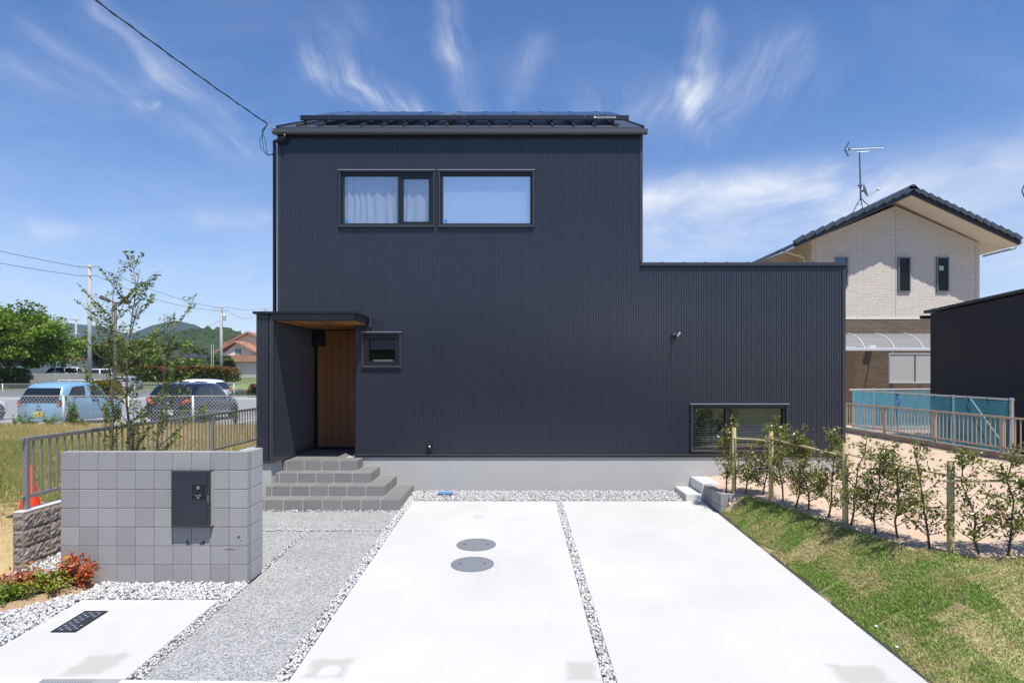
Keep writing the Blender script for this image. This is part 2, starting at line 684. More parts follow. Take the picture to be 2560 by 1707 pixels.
def aggregate_material():
    m = bpy.data.materials.new('exposed_aggregate')
    m.use_nodes = True
    nt = m.node_tree
    N, L = nt.nodes, nt.links
    bs = N['Principled BSDF']
    bs.inputs['Roughness'].default_value = .85
    geo = N.new('ShaderNodeNewGeometry')
    vo = N.new('ShaderNodeTexVoronoi')
    vo.inputs['Scale'].default_value = 88
    vo.inputs['Randomness'].default_value = 1
    L.new(geo.outputs['Position'], vo.inputs['Vector'])
    cr = N.new('ShaderNodeValToRGB')
    e = cr.color_ramp.elements
    e[0].position, e[0].color = 0.0, (.115, .118, .115, 1)
    e[1].position, e[1].color = 1.0, (.60, .60, .585, 1)
    for p, c in ((.2, (.205, .21, .205, 1)), (.42, (.345, .35, .34, 1)), (.7, (.47, .468, .455, 1))):
        el = e.new(p)
        el.color = c
    L.new(vo.outputs['Color'], cr.inputs['Fac'])
    no = N.new('ShaderNodeTexNoise')
    no.inputs['Scale'].default_value = 2.2
    no.inputs['Detail'].default_value = 6
    L.new(geo.outputs['Position'], no.inputs['Vector'])
    ma = N.new('ShaderNodeMath')
    ma.operation = 'MULTIPLY_ADD'
    ma.inputs[1].default_value, ma.inputs[2].default_value = .30, .76
    L.new(no.outputs['Fac'], ma.inputs[0])
    sc = N.new('ShaderNodeVectorMath')
    sc.operation = 'SCALE'
    L.new(cr.outputs[0], sc.inputs[0])
    L.new(ma.outputs[0], sc.inputs['Scale'])
    L.new(sc.outputs[0], bs.inputs['Base Color'])
    bp = N.new('ShaderNodeBump')
    bp.inputs['Strength'].default_value = .9
    bp.inputs['Distance'].default_value = .006
    bp.invert = True
    L.new(vo.outputs['Distance'], bp.inputs['Height'])
    L.new(bp.outputs[0], bs.inputs['Normal'])
    return m


M_slab = slab_material()
M_agg = aggregate_material()
M_gravelbed = mat('gravel_bed', (.42, .41, .40), .95, noise=(40, .4, 5))
M_asphalt = mat('asphalt', (.15, .15, .152), .9, noise=(3, .12, 9), bump=(120, .4, .006))
M_stone = mat('white_crushed_stone', (.6, .6, .6), .8, tint=True, bump=(60, .3, .003))
M_field = mat('far_field', (.10, .13, .045), .95, noise=(.08, .3, 8), var=(.02, (.16, .17, .06), 3))


def sloped_slab(name, x0, x1, y0, y1, lift=0.0, thick=.10, material=None, parent=None, ys=None):
    b = .006
    V = [(x0, y0, gz(y0) - thick), (x1, y0, gz(y0) - thick), (x1, y1, gz(y1) - thick), (x0, y1, gz(y1) - thick),
         (x0, y0, gz(y0) + lift - b), (x1, y0, gz(y0) + lift - b), (x1, y1, gz(y1) + lift - b), (x0, y1, gz(y1) + lift - b),
         (x0 + b, y0 + b, gz(y0) + lift), (x1 - b, y0 + b, gz(y0) + lift), (x1 - b, y1 - b, gz(y1) + lift), (x0 + b, y1 - b, gz(y1) + lift)]
    F = [(0, 3, 2, 1), (8, 9, 10, 11)]
    for i in range(4):
        j = (i + 1) % 4
        F += [(i, j, j + 4, i + 4), (i + 4, j + 4, j + 8, i + 8)]
    return MB().add(V, F).build(name, material, parent)


def structure(o, kind='structure'):
    o['kind'] = kind
    return o


def height_grid(name, xs, ys, zf, material, keep=None, smooth=True):
    X, Y = np.meshgrid(xs, ys)
    Z = zf(X, Y)
    nx, ny = len(xs), len(ys)
    V = np.stack([X.ravel(), Y.ravel(), Z.ravel()], 1)
    i = np.arange(nx * ny).reshape(ny, nx)
    F = np.stack([i[:-1, :-1].ravel(), i[:-1, 1:].ravel(), i[1:, 1:].ravel(), i[1:, :-1].ravel()], 1)
    if keep is not None:
        cx = (X[:-1, :-1] + X[1:, 1:]) / 2
        cy = (Y[:-1, :-1] + Y[1:, 1:]) / 2
        F = F[keep(cx, cy).ravel()]
    me = np_mesh(name, V, F, smooth)
    return structure(link_mesh(name, me, material))


def wobble(X, Y, s, seed=0):
    """cheap smooth noise in -1..1"""
    r = np.random.default_rng(seed)
    z = 0
    for k in range(6):
        a = r.uniform(0, 6.28)
        f = s * r.uniform(.6, 1.8)
        z = z + np.sin((X * math.cos(a) + Y * math.sin(a)) * f + r.uniform(0, 6.28))
    return z / 3.2


# far ground sheet, reaching the horizon
def far_z(X, Y):
    z = np.interp(Y, [-9000, 19.6, 20.2, 60, 75, 120, 260, 9000], [-.6, -.6, .15, .15, .5, 1.75, 1.85, 1.85])
    return np.where((X > -8) & (Y < 26), -.6, z)


xs = np.array([-6000, -1500, -400, -150, -90, -60, -45, -30, -22, -16, -12, -9, -8.05, -7.95, 0, 10, 20, 35, 60, 150, 400, 1500, 6000])
ys = np.array([-6000, -800, -100, -30, -8, 4, 12, 19.6, 20.2, 25.95, 26.05, 34, 48, 60, 75, 90, 120, 180, 260, 600, 2000, 6000])
height_grid('ground', xs, ys, far_z, M_field, smooth=False)

# street in front of the plot (the photographer stands on it)
tag(MB().add([(-60, -7, -.29), (60, -7, -.29), (60, 4.36, -.29), (-60, 4.36, -.29)], [(0, 1, 2, 3)]).build('street', M_asphalt), kind='structure')


def edge_y(x):
    return 4.668 - .0235 * (x + 3.9) if x < 4 else 4.48


gut = MB()
for x0 in np.arange(-9, 9, .6):
    x1 = x0 + .594
    y0a, y1a = edge_y(x0) - .36, edge_y(x0) - .006
    y0b, y1b = edge_y(x1) - .36, edge_y(x1) - .006
    if -3.9 < x0 < -3.2:
        continue
    z = gz(4.6) - .012
    gut.add([(x0, y0a, z - .2), (x1, y0b, z - .2), (x1, y1b, z - .2), (x0, y1a, z - .2), (x0, y0a, z), (x1, y0b, z), (x1, y1b, z + .012), (x0, y1a, z + .012)],
            [(0, 3, 2, 1), (4, 5, 6, 7), (0, 1, 5, 4), (1, 2, 6, 5), (2, 3, 7, 6), (3, 0, 4, 7)])
structure(gut.build('gutter', M_cap))

# subsoil of the plot, under gravel and paving
tag(MB().add([(-6.6, 4.5, gz(4.5) - .055), (3.4, 4.5, gz(4.5) - .055), (3.4, 11.2, gz(11.2) - .055), (-6.6, 11.2, gz(11.2) - .055)], [(0, 1, 2, 3)]).build('plot_ground', M_gravelbed), kind='structure')
tag(MB().add([(-6.6, 11.2, gz(11.2) - .055), (-2.0, 11.2, gz(11.2) - .055), (-2.0, 19, .05), (-6.6, 19, .05)], [(0, 1, 2, 3)]).build('side_yard_ground', M_soil), kind='structure')

# driveway slabs and small slab
structure(sloped_slab('driveway', -1.725, .662, 4.56, 10.14, material=M_slab))
structure(sloped_slab('driveway', .762, 3.112, 4.46, 10.14, material=M_slab))
structure(sloped_slab('parking_pad', -4.36, -2.985, 4.66, 6.13, material=M_slab))
# exposed aggregate path in three panels
structure(sloped_slab('path', -2.865, -1.845, 4.63, 8.455, lift=-.006, material=M_agg))
structure(sloped_slab('path', -4.3, -2.93, 6.95, 8.455, lift=-.006, material=M_agg))
structure(sloped_slab('path', -4.3, -1.845, 8.53, 9.49, lift=-.006, material=M_agg))


# ------------------------------------------------------------------ gravel
def stones(name, regions, label, dens=1900, size=(.013, .026), lift=.004, zf=None, top=1.0):
    P = []
    for (x0, x1, y0, y1, fn) in regions:
        n = int(abs((x1 - x0) * (y1 - y0)) * dens)
        x = rng.uniform(x0, x1, n)
        y = rng.uniform(y0, y1, n)
        if fn is not None:
            k = fn(x, y)
            x, y = x[k], y[k]
        P.append(np.stack([x, y], 1))
    P = np.concatenate(P)
    n = len(P)
    z = (gz(P[:, 1]) if zf is None else zf(P[:, 0], P[:, 1])) + lift + rng.uniform(-.02, .012, n) * top
    cube = np.array([(-1, -1, -1), (1, -1, -1), (1, 1, -1), (-1, 1, -1), (-1, -1, 1), (1, -1, 1), (1, 1, 1), (-1, 1, 1)], float)
    V = cube[None] * (1 + rng.uniform(-.42, .25, (n, 8, 3)))
    s = rng.uniform(size[0], size[1], (n, 1)) * rng.uniform(.55, 1.15, (n, 3))
    V = V * s[:, None, :] * .62
    q = rng.normal(size=(n, 4))
    q[:, 1:3] *= .8
    q /= np.linalg.norm(q, axis=1)[:, None]
    w, a, b, c = q.T
    Rm = np.stack([1 - 2 * (b * b + c * c), 2 * (a * b - c * w), 2 * (a * c + b * w), 2 * (a * b + c * w), 1 - 2 * (a * a + c * c), 2 * (b * c - a * w), 2 * (a * c - b * w), 2 * (b * c + a * w), 1 - 2 * (a * a + b * b)], 1).reshape(n, 3, 3)
    V = np.einsum('nij,nkj->nki', Rm, V)
    V += np.concatenate([P, z[:, None]], 1)[:, None, :]
    F = np.array([(0, 3, 2, 1), (4, 5, 6, 7), (0, 1, 5, 4), (1, 2, 6, 5), (2, 3, 7, 6), (3, 0, 4, 7)])
    F = (F[None] + (np.arange(n) * 8)[:, None, None]).reshape(-1, 4)
    me = np_mesh(name, V.reshape(-1, 3), F)
    g = rng.uniform(.40, .70, (n, 1)) * np.array([[1, .99, .985]])
    warm = rng.random(n) < .07
    g[warm] *= np.array([1.02, .88, .74])
    blue = rng.random(n) < .15
    g[blue] *= np.array([.86, .89, .95])
    color_attr(me, np.repeat(g, 8, 0))
    o = link_mesh(name, me, M_stone)
    return tag(o, label, 'gravel', kind='stuff')


bed_curve = lambda x: 5.72 + (x + 5.0) * 1.05           # front edge of the soil bed


def outside_bed(x, y):
    inside = (x < -4.4) & (y > bed_curve(x)) & (y < bed_curve(x) + .42 + (x + 5.6) * .1) & (x < -4.45)
    return ~inside


stones('foundation_gravel', [(-1.70, 2.80, 10.15, 10.86, None)], 'white crushed stone bed along the foundation of the black house', size=(.009, .019), dens=2900)
stones('joint_gravel', [(.668, .757, 4.46, 10.16, None)], 'thin line of white stones between the two driveway slabs', dens=3600, size=(.011, .021), lift=-.003)
stones('edging_gravel', [(-1.84, -1.73, 4.6, 10.3, None), (-1.86, -1.70, 9.5, 10.9, lambda x, y: x > -1.83)], 'line of white stones between the path and the driveway', dens=3800, size=(.010, .021), lift=-.001)
stones('path_joint_gravel', [(-2.925, -2.87, 6.9, 8.5, None), (-4.2, -1.85, 8.46, 8.525, None), (-2.98, -2.87, 4.64, 6.6, None)], 'narrow lines of white stones between the path panels', dens=3200, size=(.009, .017), lift=-.003)
stones('step_gravel', [(-4.1, -1.8, 9.475, 9.525, None)], 'row of white stones at the foot of the tiled steps', dens=3000, size=(.009, .017), lift=.0)
stones('bed_gravel', [(-5.6, -2.87, 6.135, 6.56, outside_bed), (-5.62, -4.365, 4.62, 6.8, outside_bed), (-6.6, -5.6, 4.62, 5.9, outside_bed)], 'white crushed stone spread before the grey block wall and the plant bed', dens=3000, size=(.011, .025))
stones('wall_side_gravel', [(-5.62, -4.9, 6.56, 9.0, None)], 'white stones behind the grey block wall beside the split face wall', dens=1200, size=(.014, .03))

# soil bed (low mound)
bx, by = np.linspace(-5.75, -4.4, 28), np.linspace(4.9, 6.75, 38)


def bed_z(X, Y):
    t = (Y - bed_curve(X)) / .44
    h = np.clip(1 - np.abs(t * 2 - 1) ** 2.2, 0, 1) * np.clip((-4.42 - X) / .15, 0, 1)
    return gz(Y) - .03 + .065 * h + .008 * wobble(X, Y, 26, 3)


height_grid('soil_bed', bx, by, bed_z, mat('bed_soil', (.36, .25, .15), .97, noise=(30, .35, 8), bump=(50, .9, .02)),
            keep=lambda x, y: ~outside_bed(x, y) | ((np.abs((y - bed_curve(x)) / .42 - .5) < .75) & (x < -4.42)))

# ------------------------------------------------------------------ vacant lot on the left
def lot_z(X, Y):
    z = np.interp(Y, [4.4, 6.98, 7.3, 7.7, 8.6, 14, 19.4], [-.285, -.185, -.03, .04, .08, .26, .43])
    z = z + .26 * np.exp(-((X + 5.75) / .55) ** 2) * np.clip((Y - 7.0) / .35, 0, 1) * np.clip((9.2 - Y) / 1.2, 0, 1)
    return z + np.where(Y < 7.05, 0, .02 * wobble(X, Y, 2.2, 5)) + np.where((Y < 10) & (Y > 7.05), .015 * wobble(X, Y, 8, 6) + .02 * wobble(X, Y, 19, 7), 0)


M_lot = mat('lot_soil', (.40, .27, .12), .97, noise=(14, .4, 8), bump=(20, .8, .04), var=(1.1, (.46, .37, .19), 2.2))
height_grid('vacant_lot', np.arange(-36, -7, .25).tolist() + np.arange(-7, -5.76, .1).tolist() + [-5.745], np.concatenate([np.arange(4.4, 9.5, .1), np.arange(9.5, 19.7, .25)]), lot_z, M_lot)
M_dry = mat('dry_grass', (.4, .33, .14), .85, tint=True, transl=.3)


def blades(name, X, Y, Z, h, w, cols, lean=.5):
    n = len(X)
    a = rng.uniform(0, 2 * math.pi, n)
    dx, dy = np.cos(a) * w, np.sin(a) * w
    b = rng.uniform(0, 2 * math.pi, n)
    ln = rng.uniform(0, lean, n) * h
    V = np.empty((n, 3, 3))
    V[:, 0] = np.stack([X - dx, Y - dy, Z], 1)
    V[:, 1] = np.stack([X + dx, Y + dy, Z], 1)
    V[:, 2] = np.stack([X + np.cos(b) * ln, Y + np.sin(b) * ln, Z + h], 1)
    F = np.arange(n * 3).reshape(n, 3)
    me = np_mesh(name, V.reshape(-1, 3), F)
    color_attr(me, np.repeat(cols, 3, 0))
    return me


n = 150000
Y = 6.9 + 12.6 * rng.random(n) ** .8
X = -5.9 - rng.random(n) * (Y * .95 - 3.6)
dens = .55 + .45 * wobble(X, Y, 1.1, 11) + np.clip((Y - 8.8) * .5, -.55, .5)
k = rng.random(n) < np.clip(dens, .02, 1)
X, Y = X[k], Y[k]
gm = np.clip(.58 + .5 * wobble(X, Y, .8, 12) + np.exp(-((Y - 10.6) / 1.0) ** 2) * .5 - (Y > 14) * .2, 0, 1) * rng.uniform(.3, 1, len(X))
straw = np.array([.50, .41, .19]) * rng.uniform(.7, 1.2, (len(X), 1))
green = np.array([.18, .25, .045]) * rng.uniform(.7, 1.3, (len(X), 1))
cols = straw * (1 - gm[:, None]) + green * gm[:, None]
hh = rng.uniform(.04, .17, len(X)) * np.clip(.35 + (Y - 8.2) * .3, .22, 1.15)
me = blades('lot_grass', X, Y, lot_z(X, Y) - .01, hh, .006, cols, .9)
tag(link_mesh('lot_grass', me, M_dry), 'dry straw coloured grass covering the vacant lot', 'grass', kind='stuff')

# ------------------------------------------------------------------ right hand terrace and turf slope
EDGE = np.array([(3.44, 9.40), (3.64, 8.9), (3.80, 7.98), (3.93, 7.35), (4.0, 7.0), (4.10, 6.5), (4.2, 6.12), (4.42, 5.96), (5.0, 5.92), (10.2, 5.85)])
TZ = .30


def edge_dist(X, Y):
    d = np.full(np.shape(X), 1e9)
    for a, b in zip(EDGE[:-1], EDGE[1:]):
        ab = b - a
        t = np.clip(((X - a[0]) * ab[0] + (Y - a[1]) * ab[1]) / (ab @ ab), 0, 1)
        d = np.minimum(d, np.hypot(X - a[0] - t * ab[0], Y - a[1] - t * ab[1]))
    return d


def in_terrace(X, Y):
    xe = np.interp(Y, EDGE[:7, 1][::-1], EDGE[:7, 0][::-1])
    ye = np.interp(X, EDGE[6:, 0], EDGE[6:, 1])
    return (X > xe) & (Y > ye) & (Y > 5.8)


def lawn_z(X, Y):
    d = edge_dist(X, Y)
    D = np.maximum(np.minimum(X - 3.10, (Y - 4.42) * 1.0), 0)
    t = D / (d + D + 1e-6)
    t = t * .65 + .35 * t * t * (3 - 2 * t)
    z = gz(Y) + .020 + (TZ - gz(Y)) * t
    return np.where(in_terrace(X, Y), TZ - .035, np.minimum(z, TZ - .01)) + .012 * wobble(X, Y, 7, 21)


gx, gy = np.concatenate([[3.113, 3.118], np.arange(3.16, 7.0, .06), np.arange(7.0, 10.2, .4)]), np.arange(4.42, 9.34, .06)
M_turfsoil = mat('turf_soil', (.46, .37, .21), .97, noise=(30, .3, 8), bump=(60, .8, .015))
height_grid('lawn', gx, gy, lambda X, Y: np.where(X < 3.1135, gz(Y) - .06, lawn_z(X, Y) - .009), M_turfsoil, keep=lambda x, y: edge_dist(x, y) * np.where(in_terrace(x, y), 1, -1) < .06)
tx, ty = np.concatenate([np.arange(3.25, 10.06, .12), [10.06]]), np.concatenate([np.arange(5.8, 12, .12), np.arange(12, 26, .5)])


def yard_z(X, Y):
    z = TZ + .012 * wobble(X, Y, 3.5, 31) + .006 * wobble(X, Y, 14, 32)
    z = np.where((Y > 9.25) & (X < 3.75), np.minimum(z, .225 + (X - 3.26) * .15), z)
    return np.where(in_terrace(X, Y) | (Y > 9.3), z - .02 * np.clip(1 - edge_dist(X, Y) / .15, 0, 1), np.minimum(lawn_z(X, Y) - .045, z))


height_grid('yard', tx, ty, yard_z, M_sand, keep=lambda x, y: in_terrace(x, y) | (edge_dist(x, y) < .1) & (y < 9.3) | ((y > 9.3) & (x > 3.28)))
# sod pieces
M_sod = mat('sod', (.22, .20, .07), .95, noise=(60, .4, 6), bump=(80, 1.0, .012), tint=True)
lawn = bpy.data.objects['lawn']
th = math.atan2(4.15 - 3.7, 6.2 - 8.6)                # lay the rows along the terrace edge
ex, ey = Vector((math.sin(th) * 1, math.cos(th) * 1)), Vector((math.cos(th), -math.sin(th)))
ux, uy = np.array([.19, -.98]), np.array([.98, .19])
GB = []
SODS = []
for r_ in range(-4, 20):
    for c_ in range(-3, 18):
        sl, sw = .40, .31
        o = np.array([3.1, 9.5]) + ux * (c_ * sl + (r_ % 2) * .21 + rng.uniform(-.007, .007)) + uy * (r_ * sw + rng.uniform(-.006, .006))
        nu, nv = 7, 6
        a, b = np.meshgrid(np.linspace(.004, sl - .004 - rng.uniform(.0, .013) * (rng.random() < .6), nu), np.linspace(.004, sw - .004 - rng.uniform(.0, .013) * (rng.random() < .6), nv))
        a = a + rng.uniform(-.010, .010, a.shape)
        b = b + rng.uniform(-.010, .010, b.shape)
        X = o[0] + ux[0] * a + uy[0] * b
        Y = o[1] + ux[1] * a + uy[1] * b
        cx, cy = X.mean(), Y.mean()
        if X.max() < 3.16 or Y.max() < 4.5 or cy > 9.32 or cx > 6.8 or Y.min() > 9.2:
            continue
        if in_terrace(np.array(cx), np.array(cy)) and edge_dist(np.array(cx), np.array(cy)) > .03:
            continue
        Xo, Yo = X.copy(), Y.copy()
        X = np.clip(X, 3.117, None)
        Y = np.clip(Y, 4.44, 9.315)
        Z = lawn_z(X, Y) + .002
        Z[0], Z[-1], Z[:, 0], Z[:, -1] = Z[0] - .008, Z[-1] - .008, Z[:, 0] - .008, Z[:, -1] - .008
        green = np.clip(rng.normal(.64, .27), .08, 1)
        if cx > 4.2 and cy < 5.9:
            green = np.clip(green * rng.uniform(.5, 1.1), .1, 1)
        i = np.arange(nu * nv).reshape(nv, nu)
        F = np.stack([i[:-1, :-1].ravel(), i[:-1, 1:].ravel(), i[1:, 1:].ravel(), i[1:, :-1].ravel()], 1)
        me = np_mesh('sod', np.stack([X.ravel(), Y.ravel(), Z.ravel()], 1), F, True)
        color_attr(me, np.repeat([[.40 - .25 * green, .36 - .11 * green, .18 - .13 * green]], nu * nv, 0))
        link_mesh('sod', me, M_sod, lawn)
        m_ = int(2300 * (.55 + .6 * green))
        t, s = rng.uniform(-.008, 1.008, m_), rng.uniform(-.008, 1.008, m_)
        # map to the patch
        bxp = Xo[0, 0] + (Xo[0, -1] - Xo[0, 0]) * t + (Xo[-1, 0] - Xo[0, 0]) * s
        byp = Yo[0, 0] + (Yo[0, -1] - Yo[0, 0]) * t + (Yo[-1, 0] - Yo[0, 0]) * s
        GB.append(np.stack([bxp, byp, np.full(m_, green)], 1))
GB = np.concatenate(GB)
GB[:, 0] = np.where((GB[:, 0] < 3.118) & (GB[:, 0] > 3.08), 3.118 + (3.118 - GB[:, 0]), GB[:, 0])
k = (GB[:, 0] > 3.108) & (GB[:, 1] > 4.45) & (GB[:, 1] < 9.31)
GB = GB[k]
patch = np.clip(.42 + .6 * wobble(GB[:, 0], GB[:, 1], 7, 41) + .4 * wobble(GB[:, 0], GB[:, 1], 24, 42) + .35 * wobble(GB[:, 0], GB[:, 1], 2.6, 43), 0, 1)
g = np.clip(GB[:, 2] * .85 + patch * .95 - .28, 0, 1) * (rng.random(len(GB)) < .80) * rng.uniform(.7, 1.1, len(GB))
g = np.clip(g, 0, 1)[:, None]
cols = (np.array([[.55, .46, .23]]) * (1 - g) + np.array([[.16, .33, .026]]) * g) * rng.uniform(.55, 1.35, (len(GB), 1))
me = blades('turf_grass', GB[:, 0], GB[:, 1], lawn_z(GB[:, 0], GB[:, 1]) + .004, rng.uniform(.008, .036, len(GB)) * rng.uniform(.5, 1.0, len(GB)), .0045, cols, 1.5)
M_turf = mat('turf_blades', (.2, .25, .06), .8, tint=True, transl=.25)
tag(link_mesh('turf_grass', me, M_turf), 'short patchy grass of the freshly laid turf slope', 'grass', kind='stuff')
# leaf litter on the turf
n = 420
X, Y = rng.uniform(3.15, 4.9, n), 5.0 + 4.2 * rng.random(n)
k = ~in_terrace(X, Y) | (edge_dist(X, Y) < .25)
X, Y = X[k], Y[k]
Z = np.where(in_terrace(X, Y), TZ + .01, lawn_z(X, Y) + .022)
a = rng.uniform(0, 6.28, len(X))
s = rng.uniform(.006, .017, len(X))
V = np.stack([np.stack([X + np.cos(a) * s, Y + np.sin(a) * s, Z + .006], 1), np.stack([X - np.sin(a) * s * .5, Y + np.cos(a) * s * .5, Z], 1), np.stack([X - np.cos(a) * s, Y - np.sin(a) * s, Z + .008], 1), np.stack([X + np.sin(a) * s * .5, Y - np.cos(a) * s * .5, Z + .001], 1)], 1)
me = np_mesh('leaf_litter', V.reshape(-1, 3), np.arange(len(X) * 4).reshape(-1, 4))
tag(link_mesh('leaf_litter', me, mat('litter', (.10, .055, .03), .9)), 'dark fallen leaves scattered over the turf', 'leaves', kind='stuff')

# neighbour's ground, right of the yard kerb
tag(MB().add([(10.2, 4.4, .12), (60, 4.4, .12), (60, 40, .12), (10.2, 40, .12)], [(0, 1, 2, 3)]).build('neighbour_ground', M_sand), kind='structure')
tag(MB().add([(6, 26, .12), (10.2, 26, .12), (10.2, 40, .12), (6, 40, .12)], [(0, 1, 2, 3)]).build('neighbour_ground', M_sand), kind='structure')
# car park behind the vacant lot and the road beyond
tag(MB().add([(-70, 19.75, .27), (-4, 19.75, .27), (-4, 47.5, .25), (-70, 47.5, .25)], [(0, 1, 2, 3)]).build('car_park', mat('pale_asphalt', (.27, .27, .275), .9, noise=(1.5, .1, 8), bump=(100, .3, .006))), kind='structure')
tag(MB().add([(-90, 49, .26), (-4, 49, .26), (-4, 64, .28), (-90, 64, .28)], [(0, 1, 2, 3)]).build('road', M_asphalt), kind='structure')
ml = MB()
for x in (-19.4, -17.3, -14.55, -10.4, -7.6):
    ml.box(x - .06, x + .06, 20.3, 25.2, .272, .276)
ml.box(-60, -5, 25.6, 25.75, .272, .276)
tag(ml.build('bay_markings', M_white), kind='structure')

# ------------------------------------------------------------------ the black house
FY = 10.83
HX0, HXM, HX1 = -4.225, 2.235, 5.84
BASE, EAVE, WING = .655, 6.33, 4.02
house = thing('house', 'two storey house clad in ribbed charcoal steel with a low right wing', 'house', (0, FY, 0))
PITCH = .0445


def corrugated(mb, o, d, nrm, length, zint, pitch=PITCH, depth=.009):
    """ribbed sheet: origin o (x, y), run direction d, outward normal nrm; zint(s) gives the list of (z0, z1)"""
    pts, s = [], 0.0
    while s < length:
        for q, w in ((0, 0), (.027, 0), (.031, -1), (.0395, -1)):
            if s + q * pitch / .0445 <= length:
                pts.append((s + q * pitch / .0445, w * depth))
        s += pitch
    pts.append((length, 0))
    for (s0, w0), (s1, w1) in zip(pts[:-1], pts[1:]):
        for (z0, z1) in zint((s0 + s1) / 2):
            if z1 - z0 < .002:
                continue
            a = (o[0] + d[0] * s0 + nrm[0] * w0, o[1] + d[1] * s0 + nrm[1] * w0)
            b = (o[0] + d[0] * s1 + nrm[0] * w1, o[1] + d[1] * s1 + nrm[1] * w1)
            mb.add([(a[0], a[1], z0), (b[0], b[1], z0), (b[0], b[1], z1), (a[0], a[1], z1)], [(0, 1, 2, 3)])


WINS = [(-3.139, -1.440, 4.676, 5.679), (-1.374, .325, 4.676, 5.679), (-2.729, -2.032, 2.190, 2.815), (3.097, 4.819, .700, 1.545)]
PORCH_R = -2.862


def front_z(s):
    x = HX0 + s
    top = EAVE if x < HXM else WING
    bot = 3.0 if x < PORCH_R else BASE
    cuts = [(w[2] + .02, w[3] - .02) for w in WINS if w[0] + .02 < x < w[1] - .02]
    out, z = [], bot
    for a, b in sorted(cuts):
        out.append((z, a))
        z = b
    out.append((z, top))
    return out


w = MB()
corrugated(w, (HX0, FY), (1, 0), (0, -1), HX1 - HX0, front_z)
w.build('wall', M_siding, house)
w = MB()
corrugated(w, (HX0, 17.4), (0, -1), (-1, 0), 17.4 - FY, lambda s: [(BASE, 6.3 + min(17.4 - s - 10.6, s + .2) * .4)])
w.build('wall', M_siding, house)
w = MB()
corrugated(w, (HX1, FY), (0, 1), (1, 0), 17.4 - FY, lambda s: [(BASE, WING)])
w.build('wall', M_siding, house)
w = MB()
corrugated(w, (HXM, FY + .02), (0, 1), (1, 0), 17.4 - FY - .02, lambda s: [(WING - .1, 6.3 + min(FY + s - 10.6, 17.6 - FY - s) * .4)])
w.build('wall', M_siding, house)
w = MB()
corrugated(w, (HX1, 17.4), (-1, 0), (0, 1), HX1 - HX0, lambda s: [(BASE, WING if HX1 - s > HXM else EAVE)])
w.build('wall', M_siding, house)
# corner trims
for (x, z1) in ((HX0 + .02, EAVE), (HXM - .015, EAVE), (HX1 - .02, WING)):
    box('corner_trim', M_trim, house, x - .028, x + .028, FY - .012, FY + .03, (BASE if x != HXM - .015 else WING + .05) if x > -4 else 3.1, z1)
# base flashing
box('base_flashing', M_trim, house, PORCH_R - .0, HX1 + .01, FY - .028, FY + .01, BASE - .022, BASE + .012)
box('base_flashing', M_black, house, PORCH_R - .0, HX1 + .005, FY - .018, FY + .01, BASE - .048, BASE - .024)
# foundation
box('foundation', M_found, house, -2.9, HX1 - .03, FY + .012, 17.35, -.3, BASE - .03)
box('foundation', M_found, house, HX0 + .03, -2.9, 12.2, 17.35, -.3, BASE - .03)
box('foundation', M_found, house, HX0 + .02, -4.0, 9.972, 12.2, -.3, BASE - .03)
# floors and inner partitions keep the rooms dark
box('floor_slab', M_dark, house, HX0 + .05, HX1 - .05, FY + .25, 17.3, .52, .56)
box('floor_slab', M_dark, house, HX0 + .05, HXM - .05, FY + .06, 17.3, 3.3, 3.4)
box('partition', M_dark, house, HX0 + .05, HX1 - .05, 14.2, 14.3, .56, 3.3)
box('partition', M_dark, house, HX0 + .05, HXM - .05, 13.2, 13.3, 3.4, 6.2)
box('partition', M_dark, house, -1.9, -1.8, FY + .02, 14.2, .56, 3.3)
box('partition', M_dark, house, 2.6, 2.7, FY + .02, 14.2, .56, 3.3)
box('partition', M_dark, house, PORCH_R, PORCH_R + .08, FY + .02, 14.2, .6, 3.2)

# windows ---------------------------------------------------------
def ring(mb, x0, x1, z0, z1, t, y0, y1, b=.003):
    mb.box(x0, x1, y0, y1, z1 - t, z1, b)
    mb.box(x0, x1, y0, y1, z0, z0 + t, b)
    mb.box(x0, x0 + t, y0 + .001, y1 - .001, z0 + t, z1 - t, 0)
    mb.box(x1 - t, x1, y0 + .001, y1 - .001, z0 + t, z1 - t, 0)
    return mb


def window(w, panes, mull, frame=.045, label=None, glassmat=None, sash=None):
    x0, x1, z0, z1 = w
    t = .030
    win = ring(MB(), x0 + t, x1 - t, z0 + t, z1 - t, frame, FY - .004, FY + .09).build('window', M_black, house, label=label)
    ring(MB(), x0, x1, z0, z1, t, FY - .042, FY + .02).build('trim', M_trim, win)
    box('drip_cap', mat('bright_edge', (.34, .35, .40), .4, .3), win, x0 - .012, x1 + .012, FY - .056, FY, z1 + .001, z1 + .012, label='thin bright drip cap over the window')
    for (a, b) in mull:
        box('mullion', M_black, win, a, b, FY - .003, FY + .085, z0 + t + frame, z1 - t - frame)
    for i, (a, b, c, d) in enumerate(panes):
        MB().add([(a, FY + .042, c), (b, FY + .042, c), (b, FY + .042, d), (a, FY + .042, d)], [(0, 1, 2, 3)]).build('pane', glassmat or M_glassup, win)
    if sash:
        ring(MB(), *sash, .052, FY + .004, FY + .07, .004).build('sash', M_black, win)
    box('sill', M_trim, win, x0 + t, x1 - t, FY - .03, FY + .03, z0 + t + .001, z0 + t + .016)
    return win


def wx(zx): return (zx * .4337 + 640 - U0) / 140.8
def wz(zy): return CAMH - (zy * .4337 + 240 - V0) / 140.8


